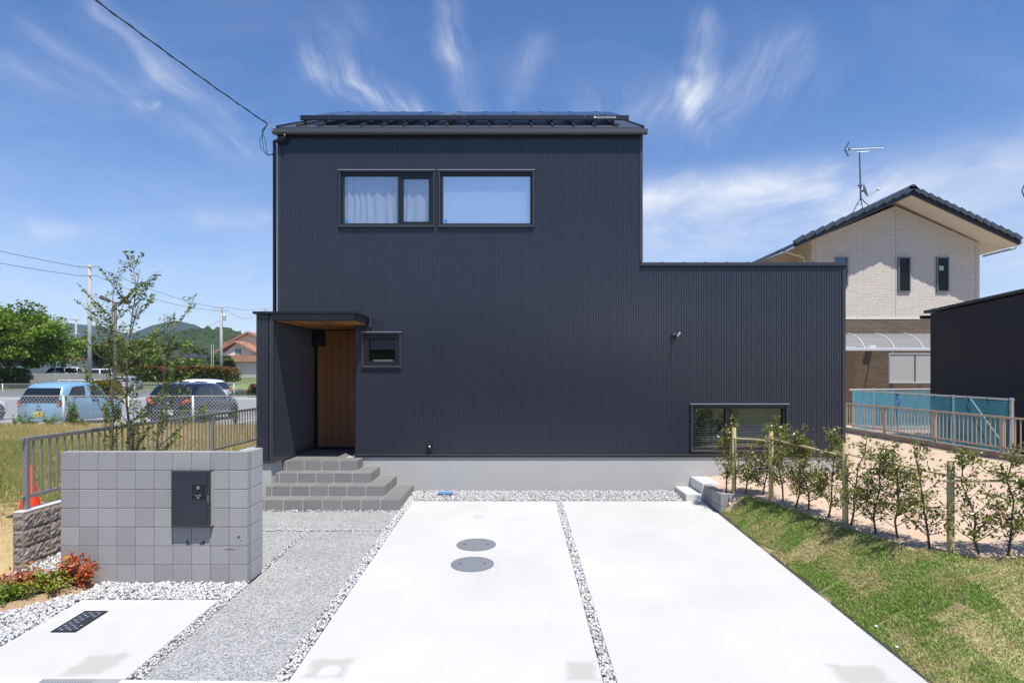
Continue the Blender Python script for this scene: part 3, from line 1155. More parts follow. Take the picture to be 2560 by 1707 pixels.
window(WINS[0], [(wx(505), wx(822), wz(742), wz(462)), (wx(846), wx(997), wz(727), wz(470))], [(wx(818), wx(832))],
       label='upper left window with a fixed pane and a narrow casement', sash=(wx(832), wx(1012), wz(741), wz(457)))
window(WINS[1], [(wx(1072), wx(1581), wz(744), wz(462))], [], label='upper right window with one wide pane', glassmat=M_glassfrost)
window(WINS[2], [(-2.60, -2.15, 2.31, 2.69)], [], .06, label='small square window beside the porch', glassmat=M_glasslow,
       sash=(-2.665, -2.096, 2.252, 2.753))
window(WINS[3], [(3.16, 3.77, .76, 1.48), (3.74, 4.76, .76, 1.48)], [(3.715, 3.775)], .05, label='low sliding window near the ground', glassmat=M_glasslow)
# curtains and blinds hang inside
def curtain(x0, x1, z0, z1, y, amp, n, name, label, m, cat):
    xs = np.linspace(x0, x1, n)
    V, F = [], []
    for i, x in enumerate(xs):
        ph = x * 44 + math.sin(x * 9) * 1.8
        for j, z in enumerate(np.linspace(z0, z1, 9)):
            t = 1 - j / 8 * .5
            V.append((x + .012 * math.sin(j * 1.1 + x * 5) * t, y + amp * math.sin(ph) * t, z))
    for i in range(n - 1):
        for j in range(8):
            F.append((i * 9 + j, i * 9 + 9 + j, i * 9 + 10 + j, i * 9 + j + 1))
    o = MB().add(V, F).build(name, m, None, smooth=True)
    return tag(o, label, cat)


curtain(-3.10, -2.10, 4.70, 5.62, FY + .115, .022, 160, 'curtain', 'white sheer curtain behind the wide pane of the upper left window', M_curtain, 'curtain')
curtain(-2.06, -1.47, 4.70, 5.62, FY + .125, .020, 90, 'curtain', 'white sheer curtain behind the narrow casement of the upper left window', M_curtain, 'curtain')
tag(MB().box(-1.33, .28, FY + .094, FY + .098, 4.70, 5.64).build('roller_blind', M_blind), 'pale roller blind filling the upper right window', 'blind')
vb = thing('venetian_blind', 'white slatted blind lowered inside the low sliding window', 'blind', (3.96, FY + .15, .74))
sl = MB().box(-.80, .80, -.016, .016, -.0012, .0012)
slm = None
for i, z in enumerate(np.arange(.785, 1.47, .042)):
    if slm is None:
        o = sl.build('slat', mat('slat_white', (.6, .6, .58), .6), vb, local=True)
        slm = o.data
    else:
        o = link_mesh('slat', slm, None, vb)
    o.location = (0, 0, z - .74)
    o.rotation_euler = (R(-18 if i > 4 else -38), 0, 0)
tag(MB().box(-2.56, -2.20, FY + .10, FY + .22, 2.305, 2.335, .004).build('window_shelf', M_white), 'pale inner sill board inside the small square window', 'shelf')
for (x, nm) in ((-3.05, 'left'), (-1.28, 'right')):
    tag(MB().box(x, x + .055, FY + .036, FY + .0395, 4.775, 4.83).build('sticker', mat('blue_sticker', (.03, .22, .6), .5)), 'small blue sticker on the pane of the upper %s window' % nm, 'sticker')

# roof ------------------------------------------------------------
EY, EZ, SL = 10.76, 6.431, .478
def roof_z(y): return EZ + SL * (y - EY)
RY, BY = 14.0, 17.6
rx0, rx1 = HX0 - .0, HXM + .02
roof = MB()
roof.add([(rx0, EY, EZ), (rx1, EY, EZ), (rx1, RY, roof_z(RY)), (rx0, RY, roof_z(RY)), (rx0, EY, EZ - .05), (rx1, EY, EZ - .05), (rx1, RY, roof_z(RY) - .08), (rx0, RY, roof_z(RY) - .08)],
         [(0, 1, 2, 3), (4, 7, 6, 5), (0, 4, 5, 1), (1, 5, 6, 2), (3, 7, 4, 0)])
roof.add([(rx0, RY, roof_z(RY)), (rx1, RY, roof_z(RY)), (rx1, BY, EZ), (rx0, BY, EZ), (rx0, RY, roof_z(RY) - .08), (rx1, RY, roof_z(RY) - .08), (rx1, BY, EZ - .05), (rx0, BY, EZ - .05)],
         [(0, 1, 2, 3), (4, 7, 6, 5), (2, 6, 7, 3), (1, 5, 6, 2), (3, 7, 4, 0)])
roof = roof.build('roof', M_roof, house)
MB().bar((rx0 + .01, EY - .01, EZ - .005), (rx0 + .01, RY, roof_z(RY)), .03, .05).build('verge', M_black, roof)
MB().bar((rx1 - .01, EY - .01, EZ - .005), (rx1 - .01, RY, roof_z(RY)), .03, .05).build('verge', M_black, roof)
box('soffit', M_black, roof, HX0 + .01, HXM + .01, 10.776, FY + .03, 6.30, 6.36)
seam_me = None
seam_xs = np.arange(-3.88, 2.1, .3775)
for x in seam_xs:
    if seam_me is None:
        o = MB().bar((0, 0, 0), (0, RY - EY - .06, SL * (RY - EY - .06)), .022, .045).build('seam', M_roof, roof, local=True)
        seam_me = o.data
    else:
        o = link_mesh('seam', seam_me, None, roof)
    o.location = Vector((x, EY + .03, EZ + .034)) - Vector((0, FY, 0))
gut_poly = [(10.69, 6.315), (10.69, 6.379), (10.70, 6.379), (10.704, 6.33), (10.762, 6.33), (10.766, 6.384), (10.774, 6.384), (10.774, 6.297), (10.712, 6.292)]
gt = MB().prism(gut_poly, 0, HX0 - .055, HXM + .075).build('eaves_gutter', M_gutter, roof)
# downpipe on the left corner
MB().tube([(-4.07, 10.73, 6.30), (-4.07, 10.73, 6.24), (-4.15, 10.74, 6.20), (-4.262, 10.76, 6.17), (-4.272, 10.80, 6.08), (-4.272, 10.80, 3.15)], .034, 10).build('downpipe', M_black, house, True)
# wing roof coping with seam ends
wr = box('wing_roof', M_roof, house, HXM + .02, HX1, FY + .10, 17.4, WING - .06, WING + .01)
box('coping', M_trim, wr, HXM - .03, HX1 + .015, FY - .045, FY + .10, WING - .02, WING + .032)
box('coping_edge', M_black, wr, HXM - .02, HX1 + .01, FY - .032, FY + .03, WING - .05, WING - .022)
for x in np.arange(HXM + .36, HX1 - .2, .385):
    box('seam', M_trim, wr, x - .010, x + .010, FY + .0, FY + .5, WING + .034, WING + .052)
MB().bar((HXM + .012, FY + .06, WING + .05), (HXM + .012, 17.3, WING + .05), .03, .1).build('wall_flashing', M_galv, wr)

# solar array -------------------------------------------------------
M_pv = mat('solar_glass', (.008, .012, .03), .2, 0.0, .6, coat=.3)
arr = thing('solar_array', 'dark solar panels in two rows on the metal roof with a fascia strip', 'solar panels', (0, 11.1, 6.7))
PYF, PZF = 11.18, 6.806
pxs = np.linspace(-3.80, 1.985, 6)
pm = {}
for r_, (a, b) in enumerate(((.02, .52), (.54, 1.59))):
    for i in range(5):
        if r_ not in pm:
            w_ = pxs[1] - pxs[0] - .012
            c = MB()
            d = np.array([0, 1, SL]) / math.hypot(1, SL)
            c.bar((0, a, a * SL - .02), (0, b, b * SL - .02), w_, .035)
            o = c.build('panel', M_pv, arr, local=True)
            pm[r_] = o.data
        else:
            o = link_mesh('panel', pm[r_], None, arr)
        o.location = ((pxs[i] + pxs[i + 1]) / 2, PYF - 11.1, PZF - 6.7)
        for k in (-.28, .28):
            MB().box(pxs[i] + .57 + k - .05, pxs[i] + .57 + k + .05, PYF + b - .022, PYF + b - .004, PZF + (b - .012) * SL - .03, PZF + (b - .012) * SL + .0005).build('clamp', M_black, arr)
fa = MB().box(-3.945, 2.065, PYF - .03, PYF - .002, 6.721, 6.808, .004).build('fascia', mat('fascia_navy', (.012, .014, .024), .35), arr)
for x in (-.95, 1.25):
    MB().box(x - .004, x + .004, PYF - .033, PYF - .028, 6.785, 6.809).build('fascia_joint', M_galv, fa)
for x in seam_xs[0:16]:
    MB().box(x - .022, x + .022, PYF + .02, PYF + .10, roof_z(PYF + .06) + .03, 6.77, .004).build('bracket', mat('bracket_steel', (.09, .085, .08), .5, .3), arr)


def text_mesh(name, body, size, m, parent, loc, rot, extrude=.0008, align='LEFT'):
    cu = bpy.data.curves.new(name, 'FONT')
    cu.body, cu.size, cu.extrude, cu.align_x = body, size, extrude, align
    cu.resolution_u = 3
    tmp = bpy.data.objects.new('tmp_text', cu)
    COL.objects.link(tmp)
    dg = bpy.context.evaluated_depsgraph_get()
    me = bpy.data.meshes.new_from_object(tmp.evaluated_get(dg))
    bpy.data.objects.remove(tmp)
    me.name = name
    me.materials.clear()
    o = link_mesh(name, me, m, parent)
    o.location, o.rotation_euler = loc, rot
    return o


M_print = mat('white_print', (.78, .78, .8), .5)
tm = text_mesh('lettering', 'SOLAR FRONTIER', .052, M_print, fa, (1.475, PYF - 11.1 - .0315, 6.748 - 6.7), (R(90), 0, 0))
tm.scale = (.86, 1, 1)
# round emblem with a notch, left of the lettering
em = MB()
em.prism([(1.445 + .021 * math.cos(t), 6.767 + .021 * math.sin(t)) for t in np.linspace(-.6, 4.2, 14)] + [(1.445, 6.76)], 1, PYF - .0325, PYF - .0301)
em.build('emblem', M_print, fa)

# porch ----------------------------------------------------------------
PY = 9.94
w = MB()
corrugated(w, (-3.965, PY + .012), (0, 1), (1, 0), 2.05, lambda s: [(BASE, 2.96)])
w.build('porch_wall', M_siding, house)
w = MB()
corrugated(w, (HX0, FY), (0, -1), (-1, 0), FY - PY, lambda s: [(BASE, 3.05)])
w.build('porch_wall', M_siding, house)
w = MB()
corrugated(w, (HX0 + .03, PY), (1, 0), (0, -1), .155, lambda s: [(BASE, 3.05)], pitch=.062)
w.build('porch_column', M_siding, house)
box('corner_trim', M_trim, house, HX0 - .004, HX0 + .03, PY - .006, PY + .03, BASE, 3.05)
box('corner_trim', M_trim, house, -4.02, -3.955, PY - .006, PY + .03, BASE, 2.97)
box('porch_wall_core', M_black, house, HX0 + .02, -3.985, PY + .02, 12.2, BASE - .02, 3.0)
box('base_flashing', M_trim, house, HX0 - .01, -3.945, PY - .022, PY + .012, BASE - .025, BASE + .006)
box('base_flashing', M_trim, house, -3.985, -3.945, PY + .014, 12.0, BASE - .022, BASE + .006)
can = box('canopy', M_trim, house, -4.0, -2.64, PY - .002, FY + .0, 2.965, 3.052)
box('canopy_cap', M_black, can, HX0 - .05, -2.60, PY - .05, FY - .012, 3.055, 3.095, .004)
box('canopy_flashing', M_trim, can, -2.60, -2.555, FY - .03, FY - .011, 2.90, 3.125)
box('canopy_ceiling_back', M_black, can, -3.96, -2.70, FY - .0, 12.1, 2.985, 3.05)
xsof = np.linspace(-3.94, -2.66, 11)
for a, b in zip(xsof[:-1], xsof[1:]):
    if b < PORCH_R + .02:
        box('soffit_board', M_soffit, can, a + .003, b - .003, PY + .03, 11.95, 2.947, 2.963, .002)
    else:
        box('soffit_board', M_soffit, can, a + .003, b - .003, PY + .03, FY - .012, 2.947, 2.963, .002)
MB().lathe([(.055, 2.940), (.055, 2.9465)], (-3.35, 10.9, 0), 18).build('downlight', M_black, can)
box('canopy_edge', M_black, can, -3.96, -2.645, PY + .005, PY + .026, 2.944, 2.964)
# door of upright boards
DY = 12.0
door = thing('front_door', 'tall wooden front door of upright cedar boards in the dark porch', 'door', (-3.4, DY, .6))
dxs = np.linspace(-3.90, -2.872, 8)
for a, b in zip(dxs[:-1], dxs[1:]):
    box('board', M_wood, door, a + .002, b - .002, DY, DY + .04, .65, 2.935, .003)
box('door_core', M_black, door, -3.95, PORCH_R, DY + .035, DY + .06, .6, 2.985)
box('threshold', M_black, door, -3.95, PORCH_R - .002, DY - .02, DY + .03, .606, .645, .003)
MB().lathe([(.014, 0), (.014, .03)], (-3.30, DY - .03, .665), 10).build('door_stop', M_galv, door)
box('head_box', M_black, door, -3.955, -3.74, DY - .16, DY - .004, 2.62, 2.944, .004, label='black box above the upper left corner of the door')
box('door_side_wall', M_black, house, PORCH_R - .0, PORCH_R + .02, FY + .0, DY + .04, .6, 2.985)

# tiled entrance steps -------------------------------------------------
steps = thing('entrance_steps', 'four brown grey tiled entrance steps with pale grout up to the porch', 'steps', (-3.0, 10.1, 0))
FR = [9.52, 9.82, 10.12, 10.42]
RX = [-1.815, -2.115, -2.415, -2.712]
TOP = [.118, .278, .438, .600]
LX = -4.03
SG = .009
tm_cache = {}


def tile(x0, x1, y0, y1, z0, z1):
    key = (round(x1 - x0, 3), round(y1 - y0, 3), round(z1 - z0, 3))
    if key not in tm_cache:
        o = MB().box(-key[0] / 2, key[0] / 2, -key[1] / 2, key[1] / 2, -key[2] / 2, key[2] / 2, .002).build('tile', M_tile, steps, local=True)
        tm_cache[key] = o.data
    else:
        o = link_mesh('tile', tm_cache[key], None, steps)
    o.location = Vector(((x0 + x1) / 2, (y0 + y1) / 2, (z0 + z1) / 2)) - steps.location


TW, TH = .3025, .010
for i in range(4):
    f, r, t = FR[i], RX[i], TOP[i]
    b = TOP[i - 1] if i else -.12
    back = FY + .01 if i < 3 else DY - .025
    # core in grout colour
    if i < 3:
        box('step_core', M_grout, steps, LX + .004, r - .0035, f + .0035, FY + .008, -.3, t - .0035)
    else:
        box('step_core', M_grout, steps, -3.945, r - .0035, f + .0035, FY + .008, -.3, t - .0035)
        box('step_core', M_grout, steps, -3.945, PORCH_R - .01, FY, back, .3, t - .0035)
    lx = LX if i < 3 else -4.02
    # front risers and treads, counted from the right corner
    x1 = r
    while x1 > lx + .02:
        x0 = max(x1 - TW, lx)
        if x1 - x0 > .03:
            tile(x0 + SG / 2, x1 - (0 if x1 == r else SG / 2), f, f + TH, b + .004, t - .004)
        x1 -= TW
    # tread: tiles on the visible top
    nxt = FR[i + 1] if i < 3 else None
    x1 = r
    while x1 > lx + .02:
        x0 = max(x1 - TW, lx)
        xr = x1 - (0 if x1 == r else SG / 2)
        if i < 3:
            tile(x0 + SG / 2, xr, f + .001, f + .30 - SG, t - TH, t)
        else:
            y = f + .001
            while y < back - .02:
                y2 = min(y + .30, back)
                if x1 <= PORCH_R + .02 or y2 < FY:
                    tile(max(x0 + SG / 2, -3.945 if y > PY else lx), min(xr, PORCH_R - .004) if y2 > FY else xr, y + (0 if y < f + .01 else SG / 2), y2 - SG / 2, t - TH, t)
                elif y < FY:
                    tile(max(x0 + SG / 2, -3.945), xr, y + SG / 2, FY - .004, t - TH, t)
                y = y2
        x1 -= TW
    # right hand side: treads and risers running back to the wall
    y = f + .30
    while y < FY - .02 and i < 3:
        y2 = min(y + .30, FY)
        tile(r - .30 + SG, r, y + SG / 2, y2 - SG / 2, t - TH, t)
        y = y2
    y = f
    while y < FY - .02:
        y2 = min(y + .30, FY)
        tile(r - TH, r + .0015, y + (.011 if y == f else SG / 2), y2 - SG / 2, b + .004, t - TH - .003)
        y = y2

# small fittings on the facade ----------------------------------------
lamp = thing('wall_camera_lamp', 'small dark round wall lamp with a bright arm on the ribbed facade', 'wall lamp', (2.80, FY, 2.75))
MB().lathe([(.05, -.02), (.05, -.045), (.04, -.05)], (2.80, FY, 2.745), 18, 'Y').build('wall_plate', M_black, lamp)
MB().tube([(2.80, FY - .04, 2.74), (2.81, FY - .13, 2.735), (2.82, FY - .17, 2.745)], .014, 8).build('arm', M_black, lamp)
MB().tube([(2.822, FY - .16, 2.742), (2.856, FY - .20, 2.80)], .017, 10).build('lamp_head', mat('pale_metal', (.7, .7, .7), .35, .2), lamp)
tap = thing('outdoor_socket', 'small dark weatherproof socket box low on the facade', 'socket', (-1.525, FY, .8))
MB().box(-1.565, -1.485, FY - .06, FY - .008, .72, .845, .006).build('body', M_black, tap)
MB().box(-1.57, -1.48, FY - .075, FY - .008, .848, .858, .002).build('cover_lip', M_trim, tap)
MB().lathe([(.02, -.062), (.02, -.085), (.012, -.09)], (-1.525, FY, .80), 12, 'Y').build('plug', M_galv, tap)
# water meter lid
MB().box(-1.37, -1.08, 10.50, 10.70, gz(10.6) - .02, gz(10.6) + .028, .006).build('x', None) if False else None
ml = thing('meter_lid', 'blue plastic meter lid set in the white stones by the foundation', 'lid', (-1.22, 10.6, 0))
MB().box(-1.36, -1.09, 10.49, 10.69, gz(10.6) - .03, gz(10.6) + .030, .006).build('frame', mat('meter_grey', (.06, .07, .1), .6), ml)
MB().box(-1.345, -1.105, 10.505, 10.675, gz(10.6) + .031, gz(10.6) + .040, .004).build('lid', mat('meter_blue', (.06, .24, .50), .5), ml)

# manhole lids -----------------------------------------------------------
M_lid = mat('grey_pvc_lid', (.20, .215, .24), .45, noise=(8, .12))
def manhole(x, y, r, label, handles=True):
    z = gz(y) + .002
    t = thing('manhole_cover', label, 'manhole cover', (x, y, z), 'round covers in the driveway')
    til = math.atan(.0387)
    def put(o):
        o.rotation_euler = (til, 0, 0)
        return o
    put(MB().lathe([(r, -.004), (r, .004), (r * .955, .0045), (r * .95, .0015), (r * .935, .0015), (r * .93, .005), (r * .5, .0062), (r * .48, .0075), (r * .3, .0078), (r * .27, .0062), (.002, .0062)], (0, 0, 0), 48).build('plate', M_lid, t, local=True))
    if handles:
        for (a, b) in ((-.58, 0), (.58, 0)):
            put(MB().box(a * r - .016, a * r + .016, b * r - .013, b * r + .013, .0058, .0085, .001).build('lift_slot', mat('slot_dark', (.05, .055, .07), .6), t, local=True))
        for b in (-.86, .86):
            put(MB().box(-.03, .03, b * r - .012, b * r + .012, .0055, .0078, .001).build('hinge_tab', M_lid, t, local=True))


manhole(-.512, 7.856, .2535, 'round grey inspection cover, the upper one of the pair in the driveway')
manhole(-.510, 7.14, .252, 'round grey inspection cover, the lower one of the pair in the driveway')
o = MB().lathe([(.083, -.003), (.083, .003), (.078, .0045), (.002, .005)], (-.56, 9.19, gz(9.19)), 28).build('inspection_cover', mat('pale_cap', (.50, .51, .53), .6))
tag(o, 'small pale round cap near the top of the left driveway slab', 'cap')

# drain grate in the pad ---------------------------------------------------
gr = thing('drain_grate', 'black rectangular patterned meter cover set in the left concrete pad', 'grate', (-4.02, 5.63, gz(5.63)))
til = math.atan(.0387)
def putg(o):
    o.rotation_euler = (til, 0, 0)
putg(ring(MB(), -.112, .112, -.218, .218, .018, .001, .009, .001).build('frame', M_black, gr, local=True))
fr = gr.children[0]
for v in fr.data.vertices:
    v.co = Vector((v.co.x, v.co.z, v.co.y))
M_iron = mat('cover_iron', (.035, .042, .06), .4, .3)
putg(MB().box(-.094, .094, -.20, .20, .001, .006).build('plate', M_iron, gr, local=True))
rib = None
for iy in range(13):
    for ix in range(5):
        if ix == 4 and 3 < iy < 9 or ix == 3 and 3 < iy < 9:
            continue
        if rib is None:
            o = MB().box(-.012, .012, -.007, .007, 0, .004, .001).build('raised_stud', mat('stud_worn', (.10, .12, .16), .35, .3), gr, local=True)
            rib = o.data
        else:
            o = link_mesh('raised_stud', rib, None, gr)
        y = -.18 + iy * .03
        o.location = (-.074 + ix * .037, y, .0062 + y * math.sin(til) * 0 + y * .0387)
        o.rotation_euler = (til, 0, R(35 if (ix + iy) % 2 else -35))

# steel grating in the street gutter
gg = thing('gutter_grating', 'steel bar grating in the street gutter at the lower left edge', 'grating', (-3.55, 4.48, gz(4.6)))
zg = gz(4.6) - .006
MB().box(-3.90, -3.22, 4.28, 4.60, zg - .22, zg - .20).build('channel', M_dark, gg)
b0 = None
for x in np.arange(-3.89, -3.23, .022):
    if b0 is None:
        o = MB().box(-.004, .004, -.15, .15, -.03, 0).build('bar', M_galv, gg, local=True)
        b0 = o.data
    else:
        o = link_mesh('bar', b0, None, gg)
    o.location = (x + 3.55, 4.465 - 4.48, zg - gz(4.6))
for y in (4.312, 4.616):
    MB().box(-3.90, -3.215, y - .004, y + .004, zg - .04, zg + .002).build('edge_bar', M_galv, gg)

# ------------------------------------------------------------------ grey block wall with parcel box
mw = thing('block_wall', 'low wall of square grey blocks beside the path carrying a parcel box', 'wall', (-3.9, 6.6, 0))
WYF, WX0, WX1, WZB, WZT = 6.565, -4.903, -2.889, -.176, 1.244
BS = (WZT - WZB) / 7
BW = (WX1 - WX0) / 10
MB().box(WX0 + .008, WX1 - .06, WYF + .007, WYF + .118, WZB - .1, WZT - .006).build('mortar_core', M_mortar, mw)
MB().box(WX1 - .118, WX1 - .0065, WYF + .03, WYF + .388, WZB - .1, WZT - .006).build('mortar_core', M_mortar, mw)
bm = None
for r_ in range(7):
    for c in range(10):
        if bm is None:
            o = MB().box(-BW / 2 + .003, BW / 2 - .003, 0, .12, .003, BS - .003, .0035).build('block', M_block, mw, local=True)
            bm = o.data
        else:
            o = link_mesh('block', bm, None, mw)
        o.location = Vector((WX0 + (c + .5) * BW, WYF + rng.uniform(-.001, .001), WZB + r_ * BS)) - mw.location
eb = None
for r_ in range(7):
    if eb is None:
        o = MB().box(-.1185, .0015, .0, .39 - .121, .003, BS - .003, .0035).build('end_block', M_blockend, mw, local=True)
        eb = o.data
    else:
        o = link_mesh('end_block', eb, None, mw)
    o.location = Vector((WX1, WYF + .121, WZB + r_ * BS)) - mw.location
# dark tar stains as thin splashes on the block faces
st = MB()
for (cx, cz, pts) in ((-3.50, .295, [(-.05, 0), (.0, 0), (-.022, .03), (-.03, .05), (-.05, .045)]), (-3.36, .295, [(.012, 0), (-.05, 0), (-.03, .022), (.0, .042), (.012, .035)]),
                      (-3.05, .243, [(-.09, 0), (.03, 0), (.02, .004), (-.07, .006)]), (-2.99, .36, [(0, 0), (.014, .005), (.02, .03), (.006, .035), (-.01, .012)]), (-2.968, .335, [(0, 0), (.016, .0), (.01, .012)])):
    st.add([(cx + p[0], WYF - .0022, cz - .05 + p[1]) for p in pts], [tuple(range(len(pts)))])
st.build('stain', mat('tar_stain', (.07, .07, .072), .9, noise=(60, .4)), mw)

pb = thing('parcel_box', 'dark navy steel parcel and letter box on the grey block wall', 'letter box', (-3.55, 6.5, .8))
def zx(x): return (420 + x * .11483 - U0) * 6.475 / FPX
def zz(y): return CAMH - (1160 + y * .11483 - V0) * 6.475 / FPX
bx0, bx1, bz0, bz1 = zx(70), zx(905), zz(1355), zz(165)
MB().box(bx0 + .006, bx1 - .006, 6.487, WYF - .0025, bz0 + .004, bz1 - .002, .004).build('body', M_box, pb)
dr = MB().box(bx0, bx1 - .028, 6.473, 6.486, bz0, bz1, .003).build('door', M_box, pb)
MB().box(bx1 - .025, bx1, 6.474, 6.486, bz0, bz1, .003).build('side_stile', M_box, pb)
MB().box(bx0 - .004, bx1 + .004, 6.477, WYF - .0025, bz1 + .001, bz1 + .009, .002).build('top_cap', mat('cap_sheen', (.06, .065, .075), .25, .4), pb)
MB().box(bx1 + .0005, bx1 + .005, 6.50, WYF - .0025, bz0, bz1 - .004).build('edge_strip', M_galv, pb)
pan = MB().box(zx(525), zx(815), 6.468, 6.4725, zz(750), zz(445), .002).build('control_panel', mat('panel_black', (.012, .014, .02), .3), pb)
yy = 6.4425
MB().box(zx(540), zx(795), 6.4655, 6.4678, zz(703), zz(688)).build('slot', M_black, pan)
mk = MB()
for (a, b, c, d) in ((628, 700, 512, 492), (630, 692, 540, 524), (636, 695, 478, 470), (598, 728, 684, 670), (634, 692, 738, 714)):
    mk.box(zx(a), zx(b), 6.4662, 6.4678, zz(c), zz(d))
for (cx, cz) in ((593, 610), (738, 610)):
    mk.prism([(zx(cx - 16), zz(cz + 18)), (zx(cx + 16), zz(cz + 18)), (zx(cx + 8), zz(cz - 20)), (zx(cx - 8), zz(cz - 20))], 1, 6.4662, 6.4678)
    mk.prism([(zx(cx - 42), zz(cz + 26)), (zx(cx - 30), zz(cz + 22)), (zx(cx - 12), zz(cz + 40)), (zx(cx - 20), zz(cz + 46))], 1, 6.4662, 6.4678)
mk.build('printed_marks', mat('panel_print', (.26, .27, .30), .5), pan)
for cx in (593, 738):
    MB().lathe([(.013, -.002), (.013, -.0035)], (zx(cx - 8), 6.4685, zz(618)), 14, 'Y').build('dial', M_black, pan)
MB().box(zx(868), zx(876), 6.4705, 6.4735, zz(830), zz(665)).build('door_pull', M_galv, pb)

# ------------------------------------------------------------------ planter blocks and concrete steps on the right
cs = box('concrete_step', M_cap, None, 2.83, 3.097, 10.15, FY + .010, -.1, .085, .006)
tag(cs, 'lower pale concrete step block beside the foundation gravel', 'step')
cs = box('concrete_step', M_cap, None, 3.10, 3.40, 10.155, FY + .010, -.1, .262, .006)
tag(cs, 'upper pale concrete step block between foundation and grey planter blocks', 'step')
pl = thing('planter_wall', 'low corner wall of grey blocks holding the hedge bed beside the driveway', 'planter', (3.2, 9.8, 0))
MB().box(3.141, 3.243, 9.345, 10.14, -.2, .236).build('mortar_core', M_mortar, pl)
MB().box(3.14, 3.43, 9.342, 9.44, -.2, .236).build('mortar_core', M_mortar, pl)
for z0, z1 in ((-.15, .046), (.052, .241)):
    for y0, y1 in ((9.455, 9.79), (9.796, 10.148)):
        box('block', M_block, pl, 3.133, 3.25, y0, y1, z0, z1, .004)
    box('block', M_block, pl, 3.133, 3.249, 9.333, 9.451, z0, z1, .004)
    box('block', M_block, pl, 3.255, 3.44, 9.335, 9.45, z0, z1, .004)

# ------------------------------------------------------------------ split face retaining wall and railing on the left
rw = thing('retaining_wall', 'brown split face block wall with a pale top along the left boundary', 'wall', (-5.7, 7.0, 0))
def rough_block(lx, ly, lz, face_x, face_y, seed):
    """block with broken faces on +x (and on -y for the end)"""
    r = np.random.default_rng(seed)
    mb = MB()
    n = 9
    def face(org, du, dv, nrm, rough, nu, nv):
        V = []
        base = len(mb.v)
        for j in range(nv):
            for i in range(nu):
                e = 0 if i in (0, nu - 1) or j in (0, nv - 1) else 1
                h = e * r.uniform(.0, .022) if rough else 0
                p = np.array(org) + np.array(du) * i / (nu - 1) + np.array(dv) * j / (nv - 1) + np.array(nrm) * h
                mb.v.append(tuple(p))
        for j in range(nv - 1):
            for i in range(nu - 1):
                a = base + j * nu + i
                mb.f.append((a, a + 1, a + nu + 1, a + nu))
    face((lx, 0, 0), (0, ly, 0), (0, 0, lz), (1, 0, 0), face_x, 14 if face_x else 2, 8 if face_x else 2)
    face((0, 0, 0), (lx, 0, 0), (0, 0, lz), (0, -1, 0), face_y, 7 if face_y else 2, 8 if face_y else 2)
    face((0, 0, lz), (lx, 0, 0), (0, ly, 0), (0, 0, 1), False, 2, 2)
    face((0, ly, 0), (lx, 0, 0), (0, 0, lz), (0, 1, 0), False, 2, 2)
    face((0, 0, 0), (0, ly, 0), (0, 0, lz), (-1, 0, 0), False, 2, 2)
    return mb


RTOP = .485
ROWS = [.292, .097, -.098, -.293]
MB().box(-5.755, -5.650, 6.997, 14.4, -.4, RTOP - .002).build('mortar_core', M_mortar, rw)
MB().box(-5.76, -5.638, 6.985, 14.4, RTOP + .0, RTOP + .02, .004).build('cap', M_cap, rw)
for z in ROWS:
    o = rough_block(.122, .395, .186, True, True, 90 + int(z * 100)).build('block', M_split, rw, local=True)
    o.location = Vector((-5.76, 6.985, z)) - rw.location
variants = [rough_block(.122, .395, .186, True, False, s) for s in range(6)]
vme = []
for i, vb_ in enumerate(variants):
    o = vb_.build('block', M_split, rw, local=True)
    vme.append(o.data)
    o.location = Vector((-5.76, 7.386, ROWS[i % 4])) - rw.location if i < 4 else Vector((-5.76, 7.787, ROWS[i - 4])) - rw.location
for c in range(2, 17):
    for k, z in enumerate(ROWS):
        if c == 2 and k < 2:
            continue
        o = link_mesh('block', vme[(c * 3 + k * 5) % 6], None, rw)
        o.location = Vector((-5.76, 6.985 + c * .401, z)) - rw.location


def railing(name, label, x, ys, posts, ztop, zbot, zbase, m, step, rail=(.045, .05), bal=.018, post=.055, over=.06):
    t = thing(name, label, 'railing', (x, posts[0], zbase))
    MB().box(x - rail[0] / 2, x + rail[0] / 2, ys[0] - over, ys[1], ztop - rail[1], ztop, .005).build('top_rail', m, t)
    MB().box(x - .018, x + .018, ys[0] - over, ys[1], zbot, zbot + .042, .004).build('bottom_rail', m, t)
    pm_ = None
    for y in posts:
        if pm_ is None:
            o = MB().box(-post / 2, post / 2, -post / 2, post / 2, 0, ztop - zbase - .004, .004).build('post', m, t, local=True)
            pm_ = o.data
        else:
            o = link_mesh('post', pm_, None, t)
        o.location = (0 + (rail[0] / 2 if False else 0), y - posts[0], 0)
    bme = None
    y = ys[0] + step
    while y < ys[1]:
        if min(abs(y - p) for p in posts) > step * .35:
            if bme is None:
                o = MB().box(-bal / 2, bal / 2, -bal / 2, bal / 2, zbot + .04, ztop - rail[1] + .001).build('baluster', m, t, local=True)
                bme = o.data
                bz = o
                o.data.transform(Matrix.Translation((0, 0, -zbase)))
            else:
                o = link_mesh('baluster', bme, None, t)
            o.location = (0, y - posts[0], 0)
        y += step
    return t


railing('boundary_railing', 'grey bronze aluminium railing on the split face wall at the left', -5.70, (7.08, 14.2), [7.1, 9.05, 11.45, 13.8], 1.345, .63, RTOP + .02, M_alu, .125)

